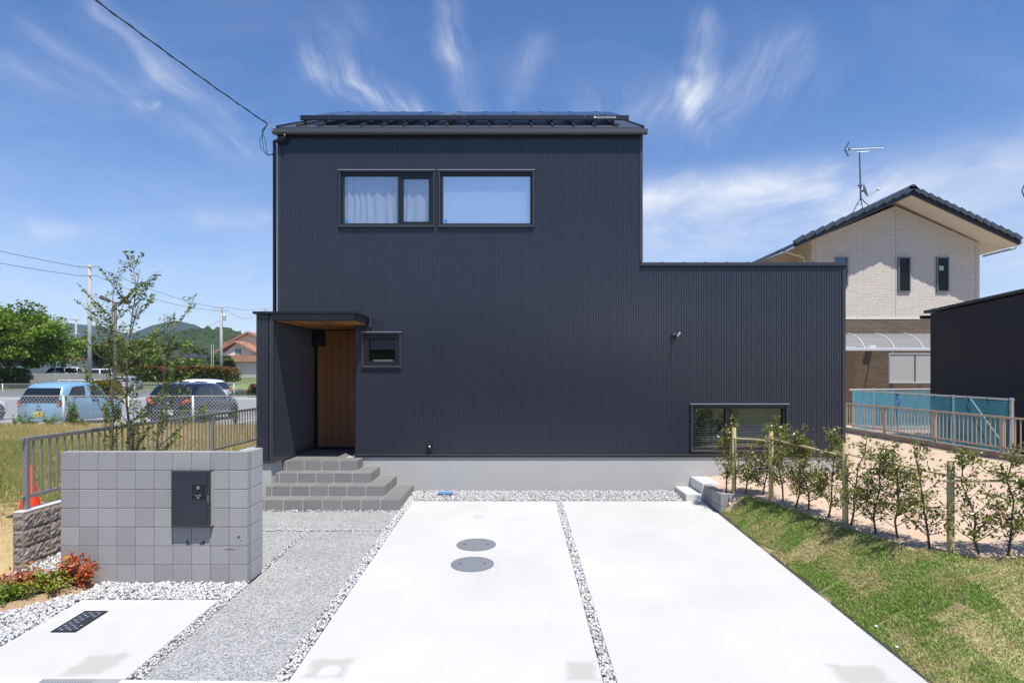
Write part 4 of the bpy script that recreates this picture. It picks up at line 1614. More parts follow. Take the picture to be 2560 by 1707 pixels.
# yard kerb and tan railing on the right
kb = MB()
yk = 4.6
while yk < 26:
    kb.box(10.06, 10.24, yk, min(yk + 1.99, 26), -.1, .45, .008)
    yk += 2
tag(kb.build('boundary_kerb', mat('weathered_concrete', (.30, .25, .20), .95, noise=(4, .4, 8), bump=(50, .4, .008))), 'weathered low concrete kerb under the tan railing', 'kerb')
railing('yard_railing', 'tan aluminium railing on the low kerb along the right of the sandy yard', 10.15, (4.8, 25.0), [4.64, 6.67, 8.7, 10.72, 12.74, 14.77, 16.80, 18.82, 20.85, 22.9, 24.9], 1.20, .52, .44, M_alutan, .131, rail=(.045, .04), post=.06)

# traffic cones -----------------------------------------------------------
M_cone = mat('cone_red', (.72, .06, .02), .45, transl=.1)
def cone(x, y, z, label, h=.7):
    t = thing('traffic_cone', label, 'traffic cone', (x, y, z), 'red cones on the vacant lot')
    MB().lathe([(.145, .03), (.14, .05), (.028, h), (.02, h + .005)], (x, y, z), 20).build('cone_body', M_cone, t, True)
    MB().box(x - .19, x + .19, y - .19, y + .19, z, z + .032, .008).build('base', mat('cone_rubber', (.02, .02, .022), .8), t)


p = pg(75, 1281, .10)
cone(p.x, p.y, float(lot_z(np.array(p.x), np.array(p.y))), 'red traffic cone standing behind the near post of the left railing')
for (u, v, lab) in ((336, 1118, 'tip of a red traffic cone behind the middle of the grey block wall'), (290, 1128, 'red cone almost hidden behind the block wall at the left sapling')):
    y = 10.6
    q = px(u, v, y)
    cone(q.x, y, q.z - .70, lab)
# white pebbles lying on the turf
for i, (u, v) in enumerate(((2176, 1569), (2228, 1615))):
    q = pg(u + 14, v, -.17)
    o = MB().lathe([(.006, .0), (.013, .003), (.014, .006), (.008, .011), (.002, .012)], (q.x, q.y, float(lawn_z(np.array(q.x), np.array(q.y))) + .018), 9).build('pebble', M_white)
    tag(o, ('larger' if i == 0 else 'smaller') + ' white pebble lying on the turf slope', 'pebble')

# ------------------------------------------------------------------ service cable
cb = thing('service_cable', 'green black overhead power cable reaching the left eaves of the black house', 'cable', (-4.3, 10.6, 6.3))
A, B = Vector((-4.32, 10.60, 6.42)), Vector((-7.6, -1.5, 8.2))
pts = []
for t in np.linspace(0, 1, 44):
    p = A.lerp(B, t)
    p.z -= 4 * t * (1 - t) * .28
    pts.append(p)
M_cable = mat('cable_green', (.01, .045, .04), .5)
MB().tube(pts, .0085, 6).build('strand', M_cable, cb)
tw = []
for i, t in enumerate(np.linspace(0, 1, 400)):
    p = A.lerp(B, t)
    p.z -= 4 * t * (1 - t) * .28
    a = t * 12.6 * 14
    tw.append(p + Vector((math.cos(a) * .011, 0, math.sin(a) * .011)))
MB().tube(tw, .005, 4).build('strand', mat('cable_black', (.012, .014, .02), .5), cb)
for k in range(3):
    q = [Vector((-4.32, 10.60, 6.42)), Vector((-4.38 - .02 * k, 10.60, 6.30)), Vector((-4.46 + .05 * k, 10.61, 6.14)), Vector((-4.45 + .05 * k, 10.63, 6.0)), Vector((-4.39 + .02 * k, 10.7, 5.94 - .02 * k)), Vector((-4.28, 10.84, 5.95 + .03 * k))]
    MB().tube(q, .0055, 5).build('drip_loop', M_cable, cb)
MB().tube([(-4.32, 10.60, 6.42), (-4.28, 10.64, 6.38), (-4.25, 10.74, 6.31), (-4.22, 10.83, 6.28)], .012, 6).build('hook', M_galv, cb)
MB().tube([(-4.38, 10.57, 6.44), (-4.25, 10.60, 6.58), (-4.28, 10.62, 6.42)], .003, 4).build('tie', M_cable, cb)
sp = thing('utility_pole', 'utility pole across the street carrying the service cable', 'utility pole', (-7.6, -1.5, -.29))
MB().tube([(-7.6, -1.5, -.29), (-7.6, -1.5, 9.5)], [.17, .12], 14).build('pole', mat('pole_concrete', (.40, .40, .39), .85), sp, True)
M_pole = MATS['pole_concrete']

ho = thing('reflection_house', 'plain unseen house with a dark blue roof, added behind the viewer for the window reflections', 'house', (1, -16, -.3))  # unseen house added so the lower windows mirror a dark roof
MB().box(-9, 9, -22, -15, -.3, 3.6).build('wall', mat('opposite_wall', (.25, .22, .18), .85), ho)
MB().prism([(-23.2, 3.5), (-13.8, 3.5), (-18.5, 6.2)], 0, -9.8, 9.8).build('roof', mat('opposite_roof', (.04, .055, .085), .4, noise=(2, .2)), ho)
for x in (-6.5, -2, 2.5, 6):
    MB().box(x - .8, x + .8, -15.02, -14.96, .6, 2.4).build('window', mat('opposite_pane', (.03, .035, .04), .2), ho)
hd = thing('reflection_hedge', 'clipped unseen hedge, added behind the viewer to darken the window reflections', 'hedge', (0, -9, -.3))  # unseen hedge, added to darken what the low window reflects
MB().box(-16, 5, -9.6, -8.6, -.3, 1.3, .15).build('foliage', mat('hedge_green', (.05, .08, .02), .9, noise=(6, .6, 8), bump=(20, 1, .1)), hd)

# ------------------------------------------------------------------ beige neighbour house
def brick_mat(name, c1, c2, mortar, scale, bw, rh, bump=.6):
    m = bpy.data.materials.new(name)
    m.use_nodes = True
    nt = m.node_tree
    N, L = nt.nodes, nt.links
    bs = N['Principled BSDF']
    bs.inputs['Roughness'].default_value = .85
    geo = N.new('ShaderNodeNewGeometry')
    sep = N.new('ShaderNodeSeparateXYZ')
    L.new(geo.outputs['Position'], sep.inputs[0])
    ad = N.new('ShaderNodeMath')
    L.new(sep.outputs['X'], ad.inputs[0])
    L.new(sep.outputs['Y'], ad.inputs[1])
    cb_ = N.new('ShaderNodeCombineXYZ')
    L.new(ad.outputs[0], cb_.inputs[0])
    L.new(sep.outputs['Z'], cb_.inputs[1])
    br = N.new('ShaderNodeTexBrick')
    br.inputs['Color1'].default_value = (*c1, 1)
    br.inputs['Color2'].default_value = (*c2, 1)
    br.inputs['Mortar'].default_value = (*mortar, 1)
    br.inputs['Scale'].default_value = scale
    br.inputs['Mortar Size'].default_value = .008
    br.inputs['Brick Width'].default_value = bw
    br.inputs['Row Height'].default_value = rh
    L.new(cb_.outputs[0], br.inputs['Vector'])
    no = N.new('ShaderNodeTexNoise')
    no.inputs['Scale'].default_value = 14
    no.inputs['Detail'].default_value = 6
    L.new(geo.outputs['Position'], no.inputs['Vector'])
    ma = N.new('ShaderNodeMath')
    ma.operation = 'MULTIPLY_ADD'
    ma.inputs[1].default_value, ma.inputs[2].default_value = .5, .75
    L.new(no.outputs['Fac'], ma.inputs[0])
    sc = N.new('ShaderNodeVectorMath')
    sc.operation = 'SCALE'
    L.new(br.outputs['Color'], sc.inputs[0])
    L.new(ma.outputs[0], sc.inputs['Scale'])
    L.new(sc.outputs[0], bs.inputs['Base Color'])
    mu = N.new('ShaderNodeMath')
    mu.operation = 'SUBTRACT'
    L.new(no.outputs['Fac'], mu.inputs[0])
    L.new(br.outputs['Fac'], mu.inputs[1])
    bp = N.new('ShaderNodeBump')
    bp.inputs['Strength'].default_value = bump
    bp.inputs['Distance'].default_value = .03
    L.new(mu.outputs[0], bp.inputs['Height'])
    L.new(bp.outputs[0], bs.inputs['Normal'])
    return m


M_beige = brick_mat('beige_siding', (.62, .575, .505), (.575, .53, .465), (.49, .45, .39), 1.0, .55, .075)
M_brown = brick_mat('brown_siding', (.19, .145, .10), (.135, .10, .07), (.085, .062, .045), 1.0, .40, .062)
M_rooftile = mat('grey_roof_tile', (.055, .062, .078), .3, .0, .6, noise=(3, .1), rand=.12)
M_cream = mat('cream_soffit', (.70, .66, .57), .6)
NY = 24.0
nh = thing('neighbour_house', 'beige brick clad gabled neighbour house with brown lower storey and grey tile roof', 'house', (15, NY, 0))
NX0, NX1, NXA = px(2030, 0, NY).x, px(2449, 0, NY).x, px(2239, 0, NY).x
za = px(0, 515, NY).z
zl = px(0, 600, NY).z                       # wall top at the left corner
zr = px(0, 608, NY).z
zb = px(0, 795, NY).z
slopeL = (za - zl) / (NXA - NX0)
slopeR = (za - zr) / (NX1 - NXA)
wl = MB()
wl.prism([(NX0, zb), (NX1, zb), (NX1, zr), (NXA, za), (NX0, zl)], 1, NY, NY + 8)
wl.build('upper_wall', M_beige, nh)
MB().box(NX0 - .02, NX1 + .02, NY - .02, NY + 8, .1, zb - .05).build('lower_wall', M_brown, nh)
MB().box(NX0 - .03, NX1 + .03, NY - .035, NY + .0, zb - .05, zb + .03).build('band', mat('cream_band', (.66, .62, .54), .7), nh)
# recessed left extension under the long roof slope
xe = px(1868, 0, NY + 1.5).x
MB().prism([(xe, .1), (NX0, .1), (NX0, zl), (xe, zl - (NX0 - xe) * slopeL)], 1, NY + 1.5, NY + 7).build('side_wall', M_beige, nh)
MB().box(NXA - .012, NXA + .012, NY - .004, NY + .01, zb + .03, za - .1).build('joint_strip', mat('joint_brown', (.38, .34, .30), .8), nh)
MB().box(NX0 + .14, NX0 + .16, NY - .004, NY + .01, zb + .03, zl).build('joint_strip', MATS['joint_brown'], nh)
MB().box(NX1 - .16, NX1 - .14, NY - .004, NY + .01, zb + .03, zr).build('joint_strip', MATS['joint_brown'], nh)
OV = 1.0                                    # gable overhang toward the camera
pk = px(2275, 480, NY - OV)
def roofplane(name, x0, z0, x1, z1, y0, y1, th, m):
    return MB().add([(x0, y0, z0), (x1, y0, z1), (x1, y1, z1), (x0, y1, z0), (x0, y0, z0 - th), (x1, y0, z1 - th), (x1, y1, z1 - th), (x0, y1, z0 - th)],
                    [(0, 1, 2, 3), (4, 7, 6, 5), (0, 4, 5, 1), (1, 5, 6, 2), (2, 6, 7, 3), (3, 7, 4, 0)]).build(name, m, nh)
PX_, PZ_ = NXA, za + .34
xr_ = px(2551, 0, NY - OV).x
zr_ = px(0, 600, NY - OV).z
xl_ = px(1985, 0, NY - OV).x
zl_ = px(0, 607, NY - OV).z
sR = (PZ_ - zr_) / (xr_ - PX_)
sL = (PZ_ - zl_) / (PX_ - xl_)
roofplane('roof', PX_, PZ_, xr_, zr_, NY - OV + .02, NY + 8.5, .10, M_rooftile)
roofplane('roof', xl_, zl_, PX_, PZ_, NY - OV + .02, NY + 8.5, .10, M_rooftile)
xll = xl_ - 2.6
zll = zl_ - 2.6 * sL
roofplane('roof', xll, zll, xl_, zl_, NY + .4, NY + 8.5, .14, M_rooftile)
roofplane('soffit', PX_ + .02, PZ_ - .16, xr_ - .05, zr_ - .14, NY - OV + .06, NY + 7, .05, M_cream)
roofplane('soffit', xl_ + .05, zl_ - .14, PX_ - .02, PZ_ - .16, NY - OV + .06, NY + 7, .05, M_cream)
for (xa, z0, xb, z1, n_) in ((xl_, zl_, PX_, PZ_, 12), (PX_, PZ_, xr_, zr_, 14)):
    MB().bar((xa, NY - OV + .01, z0 - .12), (xb, NY - OV + .01, z1 - .12), .03, .14).build('bargeboard', mat('barge_navy', (.02, .024, .034), .5), nh)
    for i in range(n_):
        t0, t1 = i / n_, (i + 1) / n_
        q0 = Vector((xa + (xb - xa) * t0, NY - OV - .02, z0 + (z1 - z0) * t0 + (.0 if z1 > z0 else .075)))
        q1 = Vector((xa + (xb - xa) * t1, NY - OV - .02, z0 + (z1 - z0) * t1 + (.075 if z1 > z0 else .0)))
        d = (q1 - q0) * .03
        MB().bar(q0 + d, q1 - d, .16, .15).build('verge_tile', M_rooftile, nh)
MB().prism([(PX_ - .2, PZ_ + .0), (PX_ + .2, PZ_ + .0), (PX_ + .05, PZ_ + .17), (PX_ - .05, PZ_ + .17)], 1, NY - OV - .1, NY + 8.5).build('ridge', M_rooftile, nh)
def nwin(u0, u1, v0, v1, m, lab=None):
    a, b = px(u0, v1, NY), px(u1, v0, NY)
    f = MB()
    t = .05
    f.box(a.x, b.x, NY - .06, NY + .03, b.z - t, b.z)
    f.box(a.x, b.x, NY - .06, NY + .03, a.z, a.z + t)
    f.box(a.x, a.x + t, NY - .059, NY + .03, a.z + t, b.z - t)
    f.box(b.x - t, b.x, NY - .059, NY + .03, a.z + t, b.z - t)
    f = f.build('window', mat('grey_alu', (.16, .18, .20), .4, .3), nh)
    MB().box(a.x + t, b.x - t, NY - .02, NY + .005, a.z + t, b.z - t).build('pane', m, f)
    return f


M_darkpane = mat('dark_pane', (.008, .009, .010), .22, 0, .25)
nwin(2244, 2275, 643, 731, M_darkpane)
nwin(2340, 2371, 643, 731, M_darkpane)
f = nwin(2088, 2119, 643, 715, mat('blue_pane', (.06, .14, .25), .15, 0, .6))
MB().box(px(2347, 0, NY).x, px(2358, 0, NY).x, NY - .024, NY - .021, px(0, 676, NY).z, px(0, 665, NY).z).build('paper', mat('pale_paper', (.45, .52, .46), .7), nh)
# gutter and downpipe stubs
MB().tube([(px(1968, 625, NY).x, NY + .3, px(0, 625, NY).z), (px(2018, 640, NY).x, NY + .3, px(0, 640, NY).z), (px(2021, 660, NY).x, NY + .3, px(0, 660, NY).z)], .04, 8).build('downpipe', mat('cream_pipe', (.6, .57, .5), .5), nh)
MB().tube([(NX1 + .05, NY - .1, px(0, 642, NY).z), (NX1 + 1.0, NY - .5, px(0, 627, NY).z), (NX1 + 1.05, NY - .5, px(0, 620, NY).z)], .04, 8).build('downpipe', mat('grey_pipe', (.3, .33, .36), .5), nh)
MB().tube([(xr_ + .03, NY - OV, zr_ - .1), (xr_ + .03, NY + 8, zr_ - .1)], .07, 8).build('eaves_gutter', MATS['grey_pipe'], nh)
# balcony with wooden panel right of the gable
bal = MB().box(NX1 + .02, NX1 + .75, NY + 1.2, NY + 3, px(0, 800, NY).z, px(0, 732, NY + 1).z).build('balcony', mat('balcony_wood', (.36, .20, .08), .6, noise=(4, .15)), nh)
MB().box(NX1 + .0, NX1 + .82, NY + 1.1, NY + 3.1, px(0, 731, NY + 1).z, px(0, 726, NY + 1).z + .02).build('balcony_rail', M_galv, bal)
MB().box(NX1 + .0, NX1 + .55, NY + 1.3, NY + 1.4, px(0, 713, NY + 1).z, px(0, 711, NY + 1).z + .01).build('drying_rail', MATS['barge_navy'], bal)
MB().box(NX1 + .24, NX1 + .32, NY + 1.3, NY + 1.4, px(0, 727, NY + 1).z, px(0, 712, NY + 1).z).build('rail_post', MATS['grey_pipe'], bal)
# ground floor: door, lamp box, awning, screen
dz = px(0, 872, NY).z
MB().box(px(2090, 0, NY).x, px(2136, 0, NY).x, NY - .05, NY - .021, .12, dz).build('back_door', mat('door_brown', (.13, .085, .05), .5), nh)
MB().box(px(2085, 0, NY).x, px(2136, 0, NY).x, NY - .09, NY - .021, dz + .005, dz + .1).build('door_head', M_galv, nh)
MB().box(px(2126, 0, NY).x, px(2134, 0, NY).x, NY - .10, NY - .05, 1.05, 1.09).build('door_handle', M_galv, nh)
MB().box(px(2165, 0, NY).x, px(2180, 0, NY).x, NY - .28, NY - .021, px(0, 875, NY).z, px(0, 864, NY).z, .01).build('wall_lamp', M_white, nh)
aw = thing('carport_awning', 'curved translucent awning with white ribs against the brown lower wall', 'awning', (13.5, NY - 1, 2.6))
M_poly = mat('polycarbonate', (.55, .59, .61), .3, alpha=.34)
a0, a1 = px(2080, 0, NY - .8).x, px(2420, 0, NY - .8).x
prof = [(NY - .03, 3.62), (NY - .35, 3.55), (NY - .7, 3.42), (NY - 1.0, 3.22), (NY - 1.2, 2.98)]
zsh = px(0, 834, NY).z - 3.62
prof = [(y, z + zsh) for y, z in prof]
zbot = prof[-1][1]
for i in range(len(prof) - 1):
    (ya, zA), (yb, zB) = prof[i], prof[i + 1]
    MB().add([(a0, ya, zA), (a1, ya, zA), (a1, yb, zB), (a0, yb, zB)], [(0, 1, 2, 3)]).build('roof_sheet', M_poly, aw)
for u in (2030, 2083, 2155, 2228, 2300, 2372):
    x = px(u, 0, NY - 1).x
    if x > a0 - .5:
        MB().tube([(x, y, z + .012) for y, z in prof], .022, 6).build('rib', mat('awning_white', (.55, .56, .57), .5), aw)
MB().box(a0, a1, NY - 1.27, NY - 1.19, zbot - .08, zbot + .03, .01).build('front_beam', MATS['awning_white'], aw)
xp = px(2228, 0, NY - 1.2).x
MB().box(xp - .055, xp + .055, NY - 1.26, NY - 1.16, .12, zbot - .08).build('post', mat('awning_post', (.20, .20, .20), .4, .3), aw)
scx0, scx1 = px(2220, 0, NY - 1.3).x, px(2420, 0, NY - 1.3).x
sz0, sz1 = px(0, 958, NY - 1.3).z, px(0, 883, NY - 1.3).z
sc = ring(MB(), scx0, scx1, sz0, sz1, .05, NY - 1.36, NY - 1.29, .004).build('screen_frame', M_galv, aw)
M_frost = mat('frosted_panel', (.60, .60, .58), .5, transl=.35)
for i in range(3):
    a = scx0 + .05 + (scx1 - scx0 - .1) * i / 3
    b = scx0 + .05 + (scx1 - scx0 - .1) * (i + 1) / 3 - .05
    MB().box(a, b, NY - 1.335, NY - 1.325, sz0 + .05, sz1 - .05).build('screen_panel', M_frost, sc)
    if i < 2:
        MB().box(b + .002, b + .048, NY - 1.355, NY - 1.30, sz0 + .05, sz1 - .05).build('screen_bar', MATS['awning_post'], sc)
# antenna mast and dish on the roof
an = thing('roof_antenna', 'television antenna mast with a satellite dish on the neighbour roof', 'antenna', (px(2151, 0, NY).x, NY, px(0, 520, NY).z))
AY = NY
def ap(x, y): return px(2080 + x * .14031, 340 + y * .14031, AY)
M_ant = mat('antenna_steel', (.12, .14, .17), .45, .4)
MB().tube([ap(512, 1140), ap(490, 290)], [.035, .026], 8).build('mast', M_ant, an)
for q in ((370, 1390), (548, 1290), (660, 1240)):
    MB().tube([ap(512, 1110), ap((q[0] + 512) / 2 - (20 if q[0] < 500 else 0), (q[1] + 1110) / 2 + 10), ap(*q)], .018, 5).build('stay', M_ant, an)
MB().tube([ap(430, 1218), ap(530, 1216)], .012, 5).build('stay_brace', M_ant, an)
MB().tube([ap(230, 245), ap(915, 215)], .016, 6).build('boom', M_galv, an)
MB().tube([ap(450, 295), ap(650, 280)], .016, 6).build('boom_arm', M_galv, an)
for x in np.arange(330, 900, 44):
    c = ap(x, 240 - (x - 230) * .044)
    MB().tube([c + Vector((0, -.22, 0)), c + Vector((0, .22, 0))], .006, 4).build('element', M_galv, an)
MB().tube([ap(232, 245), ap(300, 112)], .024, 6).build('reflector', M_ant, an)
MB().tube([ap(232, 245), ap(292, 366)], .024, 6).build('reflector', M_ant, an)
for k in range(5):
    for e in ((300, 112), (292, 366)):
        c = ap(232 + (e[0] - 232) * k / 4, 245 + (e[1] - 245) * k / 4)
        MB().tube([c + Vector((-.05, -.2, 0)), c + Vector((.05, .2, .02))], .005, 4).build('reflector_rod', M_ant, an)
MB().box(ap(288, 0).x, ap(318, 0).x, AY - .06, AY + .06, ap(0, 248).z, ap(0, 222).z).build('feed_box', M_ant, an)
c = ap(590, 975)
dish = MB()
dv = Vector((.86, -.42, .28)).normalized()
s_ = dv.cross(Vector((0, 0, 1))).normalized()
t_ = s_.cross(dv).normalized()
rings = []
for r_, h in ((.02, -.055), (.12, -.042), (.2, -.015), (.255, .02)):
    rings.append([c + s_ * r_ * math.cos(a) * .9 + t_ * r_ * 1.02 * math.sin(a) + dv * h for a in np.linspace(0, 2 * math.pi, 22)[:-1]])
V = [p for rg in rings for p in rg]
F = []
for i in range(3):
    for k in range(21):
        F.append((i * 21 + k, i * 21 + (k + 1) % 21, i * 21 + 21 + (k + 1) % 21, i * 21 + 21 + k))
F.append(tuple(range(21)))
dish.add(V, F).build('dish', mat('dish_grey', (.42, .46, .5), .4), an, True)
MB().tube([ap(512, 985), c - dv * .04], .035, 6).build('dish_bracket', M_ant, an)
MB().tube([c - t_ * .24, c + dv * .42 - t_ * .16], .010, 5).build('feed_arm', M_galv, an)
e_ = c + dv * .43 - t_ * .13
MB().box(e_.x - .06, e_.x + .06, e_.y - .04, e_.y + .04, e_.z - .035, e_.z + .035, .01).build('feed_horn', M_white, an)
MB().box(ap(468, 0).x, ap(524, 0).x, AY - .07, AY + .03, ap(0, 905).z, ap(0, 872).z).build('booster_box', M_ant, an)
# second antenna just entering at the right edge
an2 = thing('roof_antenna', 'tip of a dark antenna just inside the right edge of the picture', 'antenna', (px(2558, 480, 30).x, 30, 6))
c = px(2555, 478, 30)
for q in (px(2566, 448, 30), px(2566, 506, 30)):
    MB().tube([c, q], .03, 5).build('reflector', M_ant, an2)
    for k in range(1, 5):
        p_ = c.lerp(q, k / 4)
        MB().tube([p_ + Vector((-.1, -.1, 0)), p_ + Vector((.1, .1, .04))], .008, 4).build('reflector_rod', M_ant, an2)
MB().tube([c, c + Vector((1.6, 0, .05))], .02, 5).build('boom', M_galv, an2)
MB().tube([c + Vector((.6, 0, 0)), c + Vector((.6, 0, -c.z))], .03, 6).build('mast', M_ant, an2)

# ------------------------------------------------------------------ black outbuilding on the far right
bb = thing('black_building', 'plain black mono pitch building at the right edge behind the blue net', 'building', (14, 15, .1))
BX, BFAR, BNEAR = 12.43, 18.3, 9.0
z0, z1 = px(0, 781, BFAR).z, px(0, 781, BFAR).z + .045 * (BFAR - BNEAR)
M_blk = mat('black_panel', (.014, .014, .0155), .7)
MB().prism([(BNEAR, .1), (BFAR, .1), (BFAR, z0 - .04), (BNEAR, z1 - .04)], 0, BX, BX + 6).build('wall', M_blk, bb)
MB().prism([(BNEAR - .2, z1 + .01), (BFAR + .2, z0 - .01), (BFAR + .2, z0 + .07), (BNEAR - .2, z1 + .09)], 0, BX - .07, BX + 6.1).build('roof', mat('black_roof', (.03, .031, .033), .5), bb)
MB().tube([(BX - .12, BFAR + .26, z0 - .12), (BX + 6.1, BFAR + .26, z0 - .12)], .055, 8).build('eaves_gutter', M_blk, bb)
MB().box(BX - .006, BX + .01, 15.3, 15.315, .1, z0).build('panel_joint', mat('joint_grey', (.03, .03, .032), .6), bb)

# ------------------------------------------------------------------ blue net fence
def net_material():
    m = bpy.data.materials.new('blue_net')
    m.use_nodes = True
    nt = m.node_tree
    N, L = nt.nodes, nt.links
    N.remove(N['Principled BSDF'])
    df = N.new('ShaderNodeBsdfDiffuse')
    tr = N.new('ShaderNodeBsdfTranslucent')
    for n in (df, tr):
        n.inputs['Color'].default_value = (.14, .52, .72, 1)
    m1 = N.new('ShaderNodeMixShader')
    m1.inputs[0].default_value = .5
    L.new(df.outputs[0], m1.inputs[1]), L.new(tr.outputs[0], m1.inputs[2])
    tp = N.new('ShaderNodeBsdfTransparent')
    ge = N.new('ShaderNodeNewGeometry')
    wv = N.new('ShaderNodeTexWave')
    wv.bands_direction = 'Z'
    wv.inputs['Scale'].default_value = 9
    wv.inputs['Distortion'].default_value = 1.5
    L.new(ge.outputs['Position'], wv.inputs['Vector'])
    no = N.new('ShaderNodeTexNoise')
    no.inputs['Scale'].default_value = 2.5
    L.new(ge.outputs['Position'], no.inputs['Vector'])
    a = N.new('ShaderNodeMath')
    a.operation = 'MULTIPLY_ADD'
    a.inputs[1].default_value, a.inputs[2].default_value = .12, .30
    L.new(wv.outputs['Fac'], a.inputs[0])
    b = N.new('ShaderNodeMath')
    b.operation = 'MULTIPLY_ADD'
    b.inputs[1].default_value = .25
    L.new(no.outputs['Fac'], b.inputs[0])
    L.new(a.outputs[0], b.inputs[2])
    m2 = N.new('ShaderNodeMixShader')
    L.new(b.outputs[0], m2.inputs[0])
    L.new(tp.outputs[0], m2.inputs[1]), L.new(m1.outputs[0], m2.inputs[2])
    L.new(m2.outputs[0], N['Material Output'].inputs['Surface'])
    return m


nf = thing('net_fence', 'blue construction net stretched between steel pipes beyond the tan railing', 'net fence', (11.5, 17, .12))
M_net = net_material()
NA, NB, NC = Vector((11.02, 13.6, 1.50)), Vector((11.85, 21.5, 1.50)), Vector((15.5, 21.5, 1.53))
def net(p0, p1, n, zl_):
    V, F = [], []
    for i in range(n + 1):
        p = p0.lerp(p1, i / n)
        sag = -.035 * abs(math.sin(i * math.pi / 5))
        for j in range(9):
            z = p.z + sag - (p.z - zl_) * j / 8
            d = .05 * math.sin(i * .9 + j * .6) * (j / 8)
            V.append((p.x + d, p.y + d * .6, z))
    for i in range(n):
        for j in range(8):
            a = i * 9 + j
            F.append((a, a + 9, a + 10, a + 1))
    MB().add(V, F).build('net', M_net, nf, True)
net(NA, NB, 30, .14)
net(NB, NC, 16, .14)
MB().tube([NA + Vector((-.02, -.12, .01)), NB + Vector((-.02, .1, .01))], .024, 8).build('top_pipe', M_galv, nf)
MB().tube([NB + Vector((-.1, 0, .03)), NC + Vector((.1, 0, .03))], .024, 8).build('top_pipe', M_galv, nf)
for t in (0, .27, .62, 1.0):
    p = NA.lerp(NB, t)
    MB().tube([(p.x + .05, p.y, .1), (p.x + .03, p.y, p.z + (.04 if t else .05))], .026 if t else .04, 8).build('post', M_galv, nf)
MB().tube([(12.6, 21.5, .1), (12.6, 21.5, 1.6)], .024, 8).build('post', M_galv, nf)
p, q = NA.lerp(NB, .19), NA.lerp(NB, .02)
MB().tube([p + Vector((.05, 0, 0)), Vector((q.x + .1, q.y, .3))], .014, 6).build('brace', M_galv, nf)
for t in np.linspace(0, 1, 12):
    p = NA.lerp(NB, t)
    MB().lathe([(.012, -.03), (.04, -.01), (.04, .02), (.012, .04)], tuple(p), 7).build('tie', mat('tie_blue', (.03, .12, .45), .6), nf)
p = NA.lerp(NB, .62)
for k in range(4):
    MB().tube([p + Vector((-.03, -.05 * k, 0)), p + Vector((-.08 + .05 * k, -.3 + .15 * k, -.25)), p + Vector((-.05, -.06 * k, -.6 - .1 * k))], .009, 4).build('loose_cord', MATS['tie_blue'], nf)
# grey pipe gate and stacked white boards near the neighbour door
sg = thing('pipe_gate', 'grey pipe gate between the black house corner and the blue net', 'gate', (11.4, 22.3, .1))
for z in (.35, .55, .75, .95, 1.15, 1.35):
    MB().tube([(10.6, 22.3, z), (11.85, 22.3, z)], .018, 6).build('bar', M_galv, sg)
for x in (10.6, 11.0, 11.4, 11.85):
    MB().tube([(x, 22.32, .1), (x, 22.32, 1.4)], .02, 6).build('upright', M_galv, sg)

# ------------------------------------------------------------------ chain link fences
def chain_fence(name, label, y, x0, x1, posts, zb_, zt, pitch, wire, base_h):
    t = thing(name, label, 'fence', ((x0 + x1) / 2, y, zb_))
    mb = MB()
    H = zt - zb_
    x = x0 - H
    while x < x1:
        for sgn in (1, -1):
            a, b = (x, zb_), (x + H, zt)
            # clip to the fence rectangle
            ax = max(a[0], x0)
            az = zb_ + (ax - a[0])
            bx_ = min(b[0], x1)
            bz_ = zb_ + (bx_ - a[0])
            if bx_ - ax > .02:
                if sgn < 0:
                    az, bz_ = zt - (az - zb_), zt - (bz_ - zb_)
                off = .004 * sgn
                mb.bar((ax, y + off, az), (bx_, y + off, bz_), wire, wire, up=(0, 1, 0))
        x += pitch
    o = mb.build('wire_mesh', M_galv, t)
    o['kind'] = 'stuff'
    MB().tube([(x0, y, zt + .01), (x1, y, zt + .01)], .022, 7).build('top_rail', mat('rail_zinc', (.42, .40, .37), .5, .4), t)
    MB().tube([(x0, y, zb_ + H * .5), (x1, y, zb_ + H * .5)], .006, 4).build('tension_wire', M_galv, t)
    pm_ = None
    for x in posts:
        if pm_ is None:
            o = MB().tube([(0, .0, -.2), (0, .0, H + .03)], .038, 10).build('post', mat('post_zinc', (.58, .59, .60), .5, .3), t, True, local=True)
            pm_ = o.data
        else:
            o = link_mesh('post', pm_, None, t)
        o.location = Vector((x, y, zb_)) - t.location
    if base_h:
        MB().box(x0, x1, y - .07, y + .07, zb_ - base_h, zb_ - .02, .01).build('footing', M_cap, t)
    return t


chain_fence('chain_link_fence', 'near chain link fence between the dry grass lot and the parked cars', 19.6, -24.0, -5.2,
            [-14.54 + 2.08 * k for k in range(-4, 5)], .44, 1.36, .118, .0075, .26)
chain_fence('chain_link_fence', 'far chain link fence behind the parked cars along the road', 48.0, -58, -10,
            [-56 + 2.6 * k for k in range(0, 18)], .33, 1.30, .24, .012, .12)
# white pipe guard rail at the far side of the road
wp = thing('guard_rail', 'low white pipe rail in front of the concrete wall', 'guard rail', (-48, 62, .3))
xa, xb = px(146, 0, 62).x, px(306, 0, 62).x
MB().tube([(xa, 62, 1.47), (xb, 62, 1.47)], .04, 6).build('rail', M_white, wp)
for x in np.arange(xa, xb + .1, 1.1):
    MB().tube([(x, 62, .25), (x, 62, 1.47)], .03, 6).build('post', M_white, wp)
